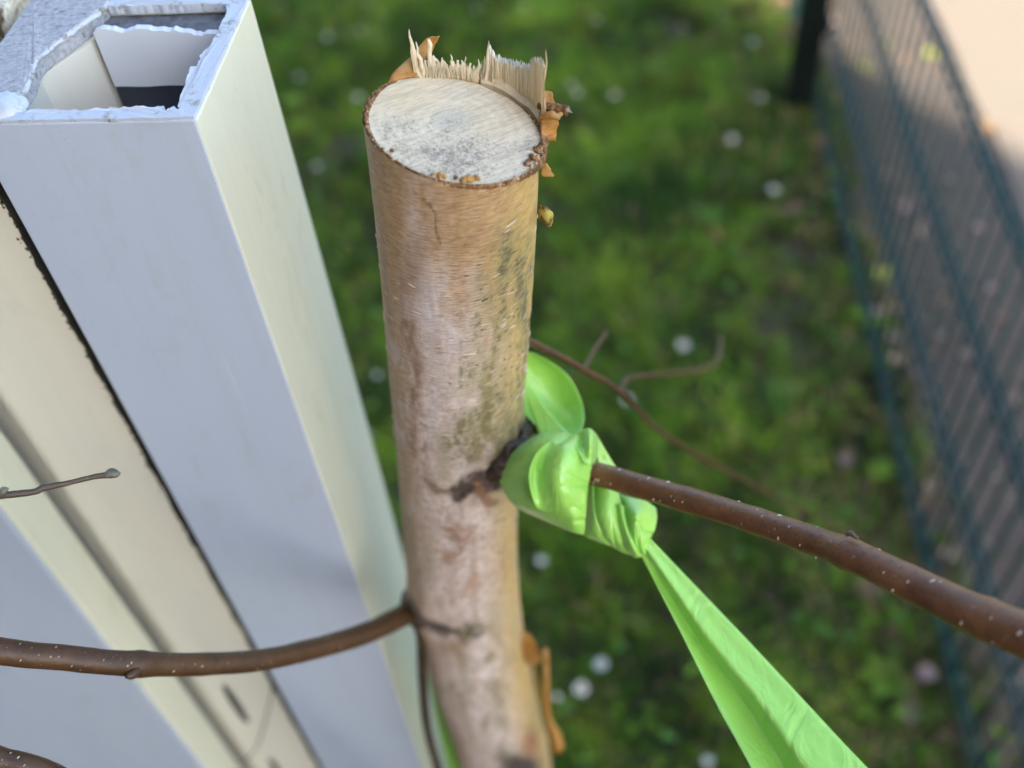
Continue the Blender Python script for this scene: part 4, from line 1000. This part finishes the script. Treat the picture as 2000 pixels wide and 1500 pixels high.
V, Fc = tube(path3([(205, 929, .3855), (216, 925, .386), (228, 925, .3865), (236, 924, .387)]), [.0011, .0019, .0016, .0002], 18, 10, 0.2, 18)
obj('twig_bud', V, Fc, M['bud'], branch_l)
V, Fc = tube(path3([(0, 965, .371), (8, 958, .3705), (16, 954, .370)]), [.0012, .0015, .0004], 14, 8, 0.1, 19)
obj('twig_bud', V, Fc, M['bud'], branch_l)

# ================================================================== ribbon
ribbon = empty('ribbon', surf(0.9, 1.10))
tag(ribbon, 'bright lime green satin ribbon knotted round the branch and stem', 'ribbon')
def sheet_lin(rows, nu, nv):
    """loft: smooth along the rows, straight between the columns so that folds stay crisp"""
    G = np.array([[at_d(*p) for p in r] for r in rows]); nc = G.shape[1]
    Lc = [catmull(G[:, j], nv) for j in range(nc)]
    V = []
    for i in range(nv):
        for j in range(nc - 1):
            for q in range(nu):
                t = q / nu; V.append(Lc[j][i] * (1 - t) + Lc[j + 1][i] * t)
        V.append(Lc[nc - 1][i])
    w = (nc - 1) * nu + 1
    return np.array(V), [(i * w + j, i * w + j + 1, (i + 1) * w + j + 1, (i + 1) * w + j) for i in range(nv - 1) for j in range(w - 1)]
def crease(c, w): return np.exp(-np.abs(c) / w)
def rib(name, rows, nu=24, nv=30, bump=0.0, seed=0, parent=ribbon, lin=False, folds=()):
    V, Fq = sheet_lin(rows, 8, nv) if lin else patch(rows, nu, nv)
    wid = len(V) // nv; uu = np.tile(np.linspace(0, 1, wid), nv); vv = np.repeat(np.linspace(0, 1, nv), wid)
    for f_ in folds:                                     # pinched creases: sharp valleys fanning out from one end
        V = V + f_(uu, vv)[:, None] * ray(1000, 750)
    if bump: V = V + (fbm(V * 60, seed, 3) * bump)[:, None] * ray(1000, 750)
    o = obj(name, V, Fq, M['ribbon'], parent); add_solid(o, 0.00022)
    return o
knot = rib('knot', [[(1040, 853, .466), (1065, 845, .459), (1095, 844, .455), (1125, 850, .455), (1150, 862, .458)],
    [(1003, 882, .466), (1040, 873, .450), (1080, 870, .444), (1125, 875, .444), (1160, 890, .453)],
    [(973, 925, .470), (1018, 915, .450), (1070, 912, .441), (1120, 915, .440), (1153, 925, .450)],
    [(983, 956, .469), (1028, 953, .450), (1075, 955, .441), (1115, 962, .440), (1147, 968, .448)],
    [(1003, 986, .468), (1045, 993, .453), (1085, 1002, .446), (1120, 1010, .443), (1144, 1012, .447)],
    [(1028, 1001, .472), (1062, 1016, .461), (1095, 1030, .455), (1120, 1040, .451), (1141, 1045, .452)]], 64, 64, 0.0004, 3,
    folds=(lambda u, v: 0.0022 * u * crease(v - (0.80 - 0.28 * u), 0.035), lambda u, v: 0.0018 * u * crease(v - (0.92 - 0.10 * u), 0.03),
           lambda u, v: 0.0016 * (1 - u) * crease(v - (0.35 + 0.25 * u), 0.04), lambda u, v: 0.0014 * sstep(0.2, 1, u) * crease(v - (0.18 + 0.16 * u), 0.03)))
rib('fold', [[(1106, 848, .4520), (1112, 850, .4530), (1128, 851, .4500), (1148, 862, .4530)],
    [(1060, 872, .4425), (1074, 874, .4440), (1110, 876, .4385), (1158, 893, .4475)],
    [(1037, 907, .4400), (1052, 909, .4440), (1095, 911, .4340), (1153, 927, .4440)],
    [(1034, 945, .4400), (1049, 946, .4440), (1092, 948, .4340), (1147, 960, .4430)],
    [(1044, 984, .4440), (1060, 982, .4440), (1098, 986, .4395), (1140, 988, .4430)],
    [(1056, 997, .4480), (1070, 998, .4475), (1100, 1004, .4455), (1132, 1008, .4460)]], 60, 60, 0.0003, 5, knot,
    folds=(lambda u, v: 0.0016 * sstep(0.25, 1, u) * crease(v - (0.30 + 0.22 * u), 0.03), lambda u, v: 0.0014 * sstep(0.1, 1, u) * crease(v - (0.78 - 0.25 * u), 0.035), lambda u, v: 0.0010 * sstep(0.4, 1, u) * crease(v - 0.55, 0.02)))
rib('fold', [[(1146, 946, .456), (1160, 948, .452), (1185, 952, .449), (1208, 960, .453)],
    [(1146, 1005, .458), (1160, 1002, .449), (1190, 1000, .444), (1218, 1010, .450)],
    [(1143, 1043, .458), (1170, 1045, .450), (1200, 1048, .446), (1224, 1050, .449)],
    [(1148, 1050, .462), (1185, 1064, .456), (1213, 1078, .452), (1236, 1086, .451)]], 56, 56, 0.0004, 7, knot,
    folds=(lambda u, v: 0.0024 * crease(u - (0.36 + 0.10 * v), 0.05), lambda u, v: 0.0020 * sstep(0.1, 1, v) * crease(u - (0.80 - 0.22 * v), 0.04), lambda u, v: 0.0012 * v * crease(u - (0.15 + 0.3 * v), 0.03)))
rib('fold', [[(1203, 963, .458), (1235, 972, .453), (1262, 979, .454), (1281, 992, .458)],
    [(1214, 1000, .453), (1238, 998, .444), (1262, 1000, .447), (1283, 1010, .455)],
    [(1220, 1036, .452), (1240, 1018, .441), (1256, 1030, .446), (1279, 1034, .452)],
    [(1228, 1072, .452), (1243, 1060, .444), (1256, 1056, .445), (1271, 1052, .451)],
    [(1244, 1090, .455), (1252, 1088, .451), (1260, 1084, .450), (1268, 1072, .454)]], 50, 56, 0.0006, 9, knot,
    folds=(lambda u, v: 0.0022 * sstep(0.15, 1, v) * crease(u - (0.75 - 0.35 * v), 0.05), lambda u, v: 0.0018 * sstep(0.3, 1, v) * crease(u - (0.25 + 0.2 * v), 0.04), lambda u, v: 0.0016 * crease(v - (0.42 + 0.2 * u), 0.03)))
rib('fold', [[(1198, 985, .451), (1212, 985, .446), (1222, 992, .452)], [(1208, 1030, .448), (1222, 1030, .4425), (1232, 1036, .449)], [(1222, 1072, .448), (1238, 1070, .443), (1247, 1072, .449)], [(1240, 1090, .451), (1248, 1088, .448), (1256, 1086, .451)]], 20, 26, 0.0004, 19, knot)
rib('tuft', [[(1120, 848, .455), (1138, 839, .452), (1153, 837, .449), (1165, 848, .455)],
    [(1116, 858, .449), (1136, 866, .4485), (1152, 854, .441), (1168, 862, .452)],
    [(1124, 872, .442), (1140, 884, .441), (1154, 878, .4385), (1166, 885, .449)],
    [(1138, 902, .439), (1149, 908, .4385), (1157, 905, .4420), (1162, 910, .450)]], 30, 30, 0.0003, 11, knot)
rib('back_band', [[(1140, 842, .462), (1166, 850, .464)], [(1160, 880, .466), (1188, 888, .468)], [(1172, 915, .468), (1207, 918, .470)], [(1192, 962, .467), (1238, 966, .466)]], lin=True)
rib('riser', [[(1012, 720, .480), (1026, 734, .480)], [(1026, 765, .477), (1048, 772, .476)], [(1040, 812, .472), (1078, 812, .468)], [(1055, 856, .462), (1114, 850, .459)]], nv=24, lin=True)
rib('loop', [[(985, 680, .502), (1015, 684, .500), (1040, 689, .497), (1064, 699, .493)], [(985, 730, .500), (1030, 735, .501), (1075, 735, .500), (1108, 732, .493)],
    [(1005, 785, .495), (1050, 790, .499), (1095, 790, .500), (1134, 778, .491)], [(1040, 825, .484), (1080, 830, .490), (1115, 828, .490), (1141, 815, .485)], [(1062, 850, .474), (1095, 852, .476), (1120, 850, .476), (1136, 842, .474)]], 30, 34)
rib('back_wrap', [[(985, 678, .503), (985, 728, .503)], [(930, 760, .535), (930, 815, .54)], [(890, 930, .575), (905, 985, .59)], [(868, 1100, .635), (905, 1110, .645)], [(850, 1210, .685), (905, 1210, .69)],
    [(834, 1290, .720), (900, 1290, .735)], [(850, 1393, .760), (925, 1393, .775)], [(873, 1495, .820), (955, 1495, .835)], [(905, 1650, .93), (1000, 1650, .95)]], nv=60, lin=True)
rib('back_edge', [[(850, 1210, .684), (858, 1210, .684)], [(833, 1288, .716), (842, 1300, .714)], [(849, 1393, .756), (867, 1393, .750)], [(872, 1495, .815), (884, 1495, .808)], [(903, 1650, .92), (918, 1650, .91)]], nv=40, lin=True)
rib('tail', [[(1247, 1080, .451), (1254, 1076, .450), (1260, 1068, .4475), (1270, 1052, .450)], [(1260, 1100, .451), (1270, 1099, .453), (1279, 1095, .447), (1316, 1100, .450)],
    [(1330, 1236, .440), (1366, 1256, .446), (1385, 1250, .436), (1460, 1250, .438)], [(1400, 1377, .428), (1455, 1375, .435), (1480, 1368, .423), (1580, 1378, .424)],
    [(1468, 1502, .413), (1530, 1495, .421), (1565, 1490, .408), (1695, 1500, .409)], [(1560, 1690, .39), (1650, 1670, .399), (1690, 1665, .385), (1890, 1690, .386)]], nv=110, lin=True,
    folds=(lambda u, v: 0.0024 * np.exp(-v / 0.22) * crease(u - 0.78, 0.05), lambda u, v: 0.0018 * np.exp(-v / 0.35) * crease(u - (0.88 - 0.1 * v), 0.04), lambda u, v: 0.0010 * np.exp(-v / 0.6) * crease(u - 0.2, 0.05), lambda u, v: 0.0007 * crease(u - (0.80 + 0.05 * v), 0.06)))

# ================================================================== lawn
def lawn_ok(x, y): return x < FX0 + FSL * y + 0.05
def grass_mesh(name, n, x0, x1, y0, y1, h0, h1, w0, seed):
    rg = np.random.default_rng(seed)
    x = rg.uniform(x0, x1, n); y = rg.uniform(y0, y1, n)
    g = np.stack([x, y, x * 0], -1)
    bare = fbm(g * 5.5, 71, 4) + 0.25 * fbm(g * 22, 72, 2)
    near_f = np.exp(-((FX0 + FSL * y - x) / 0.16) ** 2)               # worn strip along the fence
    keep = (x < FX0 + FSL * y + 0.06) & (bare - 0.45 * near_f > -0.47 + 0.35 * rg.random(n) - 0.15)
    keep &= ~((x < -0.10) & (x > -0.47) & (y > 0.28) & (y < 0.42))
    x, y = x[keep], y[keep]; n = len(x)
    g = np.stack([x, y, x * 0], -1)
    a = rg.uniform(0, 2 * np.pi, n); hgt = rg.uniform(h0, h1, n) * (1 + 0.5 * fbm(g * 4, 75, 3)); lean = rg.uniform(0.2, 1.1, n) * hgt
    w = rg.uniform(0.6, 1.3, n) * w0
    dx, dy = np.cos(a), np.sin(a); px_, py_ = -dy, dx
    V = np.zeros((n, 7, 3))
    for k, (u, ww) in enumerate([(0, 0.8), (0.4, 1.0), (0.75, 0.7)]):
        cxk = x + dx * lean * u * u; cyk = y + dy * lean * u * u; czk = hgt * (u - 0.25 * u * u)
        V[:, 2 * k] = np.stack([cxk - px_ * w * ww, cyk - py_ * w * ww, czk], -1); V[:, 2 * k + 1] = np.stack([cxk + px_ * w * ww, cyk + py_ * w * ww, czk], -1)
    V[:, 6] = np.stack([x + dx * lean, y + dy * lean, hgt * 0.78], -1)
    b = (np.arange(n) * 7)[:, None]
    tri = np.concatenate([b + np.array([[0, 1, 3]]), b + np.array([[0, 3, 2]]), b + np.array([[2, 3, 5]]), b + np.array([[2, 5, 4]]), b + np.array([[4, 5, 6]])])
    tone = fbm(g * 6, 81, 4) + 0.5 * rg.normal(0, 0.35, n); tone2 = fbm(g * 13, 82, 3)
    c = np.array([[0.095, 0.205, 0.010]]) + np.clip(1.5 * tone, -0.75, 1.2)[:, None] * np.array([[0.100, 0.150, 0.012]])
    yel = sstep(0.18, 0.5, tone2 + 0.25 * rg.normal(0, 1, n))[:, None]
    c = c * (1 - 0.42 * yel) + 0.42 * yel * np.array([[0.24, 0.25, 0.022]])
    dry = (rg.random(n) < 0.06 + 0.25 * np.exp(-((FX0 + FSL * y - x) / 0.22) ** 2))[:, None]
    c = np.where(dry, np.array([[0.30, 0.21, 0.10]]), c)
    c = 1.02 * c * (1 + 1.15 * fbm(g * 15, 88, 3))[:, None]
    c = np.clip(c, 0.006, 0.5)
    me = big_mesh(name, V.reshape(-1, 3), tri, None, M['grass'], np.repeat(c, 7, axis=0))
    o = bpy.data.objects.new(name, me); COL.objects.link(o)
    return tag(o, 'short mown green grass of the lawn with worn bare patches', 'grass', kind='stuff')
grass_mesh('grass', 150000, -1.9, 0.95, 0.25, 3.7, 0.018, 0.050, 0.0016, 5)
o = grass_mesh('grass', 60000, -5.0, 1.3, -1.5, 7.0, 0.02, 0.055, 0.0024, 6)
o['label'] = 'coarser longer grass blades scattered through the whole lawn'

# low broad leaved weeds (clover, plantain) mixed through the turf
rg = np.random.default_rng(21)
Vs = []; Ts = []; Cs = []; off = 0
for k in range(3400):
    x, y = rg.uniform(-1.9, 0.95), rg.uniform(0.25, 3.6)
    if not lawn_ok(x, y) or (-0.47 < x < -0.10 and 0.28 < y < 0.42): continue
    cl = float(vnoise(np.array([[x * 4.5, y * 4.5, 0]]), 91)[0])
    if cl < -0.15 and rg.random() < 0.75: continue
    big = rg.random() < 0.04
    nl = 6 if big else 3; L = rg.uniform(0.020, 0.045) if big else rg.uniform(0.006, 0.013); wd = L * (0.34 if big else 0.5); hz = rg.uniform(0.008, 0.02) if big else rg.uniform(0.015, 0.045)
    a0 = rg.uniform(0, 6.28); br = rg.uniform(0.7, 1.35)
    cb = np.array([0.105, 0.25, 0.045]) if rg.random() < 0.5 else np.array([0.16, 0.28, 0.025])
    for q in range(nl):
        a = a0 + q * 6.283 / nl + rg.normal(0, 0.12); d = np.array([math.cos(a), math.sin(a), 0]); s = np.array([-d[1], d[0], 0]); up = np.array([0, 0, 1.0])
        b = np.array([x, y, hz]); tl = rg.uniform(-0.1, 0.5)
        Vs += [b, b + d * L * 0.35 + s * wd * 0.8 + up * L * tl * 0.5, b + d * L * 0.75 + s * wd * 0.75 + up * L * tl * 0.7, b + d * L + up * L * tl * 0.6,
               b + d * L * 0.75 - s * wd * 0.75 + up * L * tl * 0.7, b + d * L * 0.35 - s * wd * 0.8 + up * L * tl * 0.5, b + d * L * 0.5 + up * L * tl * 0.35]
        Ts += [(off + i, off + (i + 1) % 6, off + 6) for i in range(6)]; off += 7
        Cs += [cb * 0.85 * br * rg.uniform(0.85, 1.15)] * 7
me = big_mesh('clover', np.array(Vs), np.array(Ts), None, M['grass'], np.array(Cs))
o = bpy.data.objects.new('clover', me); COL.objects.link(o)
tag(o, 'clover and plantain leaves mixed through the turf', 'ground cover', kind='stuff')

# daisies
def daisy_meshes(seed, closed):
    rg = np.random.default_rng(seed); V = []; Fq = []
    n = 22
    for k in range(n):
        a = k * 2 * np.pi / n + rg.normal(0, 0.05); d = np.array([math.cos(a), math.sin(a), 0]); s = np.array([-d[1], d[0], 0]); b = len(V)
        el = 0.9 if closed else rg.uniform(0.05, 0.35); L = rg.uniform(0.0072, 0.0090)
        dd = d * math.cos(el) + np.array([0, 0, 1.0]) * math.sin(el)
        c = d * 0.0022
        V += [c - s * 0.0004, c + s * 0.0004, c + dd * L * 0.5 + s * 0.0011, c + dd * L * 0.9 + s * 0.0009, c + dd * L + np.array([0, 0, -0.0004]), c + dd * L * 0.9 - s * 0.0009, c + dd * L * 0.5 - s * 0.0011]
        Fq += [(b, b + 1, b + 2, b + 6), (b + 6, b + 2, b + 3, b + 5), (b + 5, b + 3, b + 4)]
    pet = make_mesh('petals', V, Fq, M['petal'])
    u_, v_ = np.meshgrid(np.linspace(0, 2 * np.pi, 14, endpoint=False), np.linspace(0.05, np.pi / 2, 6))
    L = np.stack([np.cos(u_) * np.sin(v_) * 0.0034, np.sin(u_) * np.sin(v_) * 0.0034, np.cos(v_) * 0.0019 + 0.0004], -1).reshape(-1, 3)
    dsc = make_mesh('centre', L, [(j * 14 + i, (j + 1) * 14 + i, (j + 1) * 14 + (i + 1) % 14, j * 14 + (i + 1) % 14) for j in range(5) for i in range(14)], M['disc'])
    V, Fq = tube(np.array([(0, 0, 0), (0.002, 0.001, -0.02), (0.001, 0.004, -0.05)]), [0.0009, 0.0008, 0.0009], 6, 6)
    return pet, dsc, make_mesh('stem', V, Fq, M['stem'])
DM = [daisy_meshes(1, False), daisy_meshes(2, False), daisy_meshes(3, True)]
DAISY = [(545, 10), (620, 325), (705, 62), (640, 72), (720, 4), (1022, 15), (1165, 40), (1330, 55), (1410, 30), (1470, 82), (1128, 182), (1118, 168), (1200, 186), (1475, 190), (1488, 193), (1430, 272),
         (1512, 370), (1335, 675), (1175, 1297), (1135, 1345), (1088, 1365), (1383, 1487), (716, 850), (740, 735), (1058, 1095), (1225, 780), (930, 20), (585, 150), (700, 190)]
for k, (px_, py_) in enumerate(DAISY):
    p = at_z(px_, py_, 0.055); big = k in (1, 12, 15, 16, 17, 19, 18)
    d = empty('daisy', (p[0], p[1], 0.005))
    tag(d, 'small white daisy with a yellow centre growing in the lawn', 'flower', 'daisies scattered over the lawn')
    pm = DM[k % 3 if not big else k % 2]
    sc = random.uniform(1.0, 1.2) if big else random.uniform(0.7, 0.95)
    for nm, me in zip(('petals', 'centre', 'stem'), pm):
        c = bpy.data.objects.new(nm, me); COL.objects.link(c); c.parent = d
        c.location = (0, 0, 0.050); c.scale = (sc, sc, sc if nm != 'stem' else 1.0)
        c.rotation_euler = (random.uniform(-0.3, 0.35), random.uniform(-0.3, 0.3), random.uniform(0, 6)) if nm != 'stem' else (0, 0, 0)

# fallen leaves and petals by the fence and on the pavement
def leaf_mesh(seed, L, W, colr):
    rg = np.random.default_rng(seed); nu, nv = 5, 7; V = []
    for j in range(nv):
        v = j / (nv - 1); wv = W * math.sin(math.pi * min(v * 0.93 + 0.04, 1)) ** 0.8
        for i in range(nu):
            u = i / (nu - 1) * 2 - 1
            V.append((u * wv, (v - 0.5) * L, 0.003 + 0.35 * wv * abs(u) ** 1.5 + 0.004 * math.sin(v * 5 + seed) + rg.normal(0, 0.0007)))
    Fq = [(j * nu + i, j * nu + i + 1, (j + 1) * nu + i + 1, (j + 1) * nu + i) for j in range(nv - 1) for i in range(nu - 1)]
    return make_mesh('fallen_leaf', V, Fq, M['leaf'], True, np.tile(np.array(colr), (len(V), 1)))
LM = [leaf_mesh(1, 0.040, 0.014, (0.26, 0.18, 0.13)), leaf_mesh(2, 0.034, 0.012, (0.32, 0.25, 0.20)), leaf_mesh(3, 0.055, 0.02, (0.26, 0.16, 0.08)), leaf_mesh(4, 0.04, 0.017, (0.34, 0.38, 0.08)), leaf_mesh(5, 0.034, 0.013, (0.38, 0.27, 0.26))]
LEAF = [(1690, 460, 1), (1712, 622, 4), (1745, 672, 4), (1750, 712, 1), (1795, 735, 4), (1815, 770, 1), (1905, 445, 4), (1860, 350, 1), (1800, 450, 1), (1845, 590, 0), (1835, 655, 1), (1890, 690, 1), (1730, 85, 3), (1775, 115, 0), (1820, 105, 3), (1690, 130, 3),
        (1615, 320, 0), (1600, 290, 2), (1660, 500, 1), (1740, 600, 2), (1850, 1090, 1), (1805, 1325, 4), (1790, 985, 2), (1815, 960, 0), (1990, 1330, 1), (1990, 780, 1), (1660, 90, 0), (1630, 40, 4), (1735, 340, 1), (1760, 400, 4), (1530, 12, 2), (1520, 25, 0), (1545, 420, 2), (1700, 1150, 2), (1650, 905, 0), (1770, 1400, 0), (1930, 560, 4), (1960, 620, 0), (1930, 250, 2), (1720, 545, 3)]
for k, (px_, py_, kd) in enumerate(LEAF):
    p = at_z(px_, py_, 0.012)
    on_path = p[0] > FX0 + FSL * p[1] + 0.05; off_ = float((p[:2] - fence_pt(0)) @ fnor)
    o = bpy.data.objects.new('fallen_leaf', LM[kd]); COL.objects.link(o)
    o.location = (p[0], p[1], 0.0085 if on_path else 0.024); o.rotation_euler = (random.uniform(-0.2, 0.2), random.uniform(-0.2, 0.2), random.uniform(0, 6.28))
    desc = {0: 'dull pinkish brown', 1: 'pale buff', 2: 'dark brown', 3: 'yellow green', 4: 'pale pink'}[kd]
    tag(o, desc + ' fallen leaf lying on the ' + (('pavement' if off_ > 0.385 else 'bare soil') + ' behind the mesh fence' if on_path else 'grass beside the mesh fence'), 'leaf', 'fallen leaves around the fence')
# leaf crumbs and grit on the pavement edge, too small to count
rg = np.random.default_rng(33); Vs = []; Ts = []; Cs = []; off = 0
for k in range(1500):
    s = rg.uniform(-0.5, 3.6); o_ = abs(rg.normal(0, 0.22)) - 0.10; p = fence_pt(s, o_); z = 0.0095 if o_ > 0.05 else 0.006
    L = rg.uniform(0.004, 0.013); a = rg.uniform(0, 6.28); d = np.array([math.cos(a), math.sin(a), 0]); q = np.array([-d[1], d[0], 0]); b = np.array([p[0], p[1], z])
    Vs += [b - d * L, b + q * L * 0.5 + [0, 0, 0.003], b + d * L, b - q * L * 0.5 + [0, 0, 0.002]]; Ts.append((off, off + 1, off + 2, off + 3)); off += 4
    Cs += [[(0.20, 0.14, 0.09), (0.30, 0.25, 0.2), (0.09, 0.06, 0.035), (0.14, 0.16, 0.05)][rg.integers(4)]] * 4
me = big_mesh('leaf_litter', np.array(Vs), np.array(Ts), None, M['leaf'], np.array(Cs))
o = bpy.data.objects.new('leaf_litter', me); COL.objects.link(o)
tag(o, 'broken leaf litter gathered along the foot of the fence', 'litter', kind='stuff')
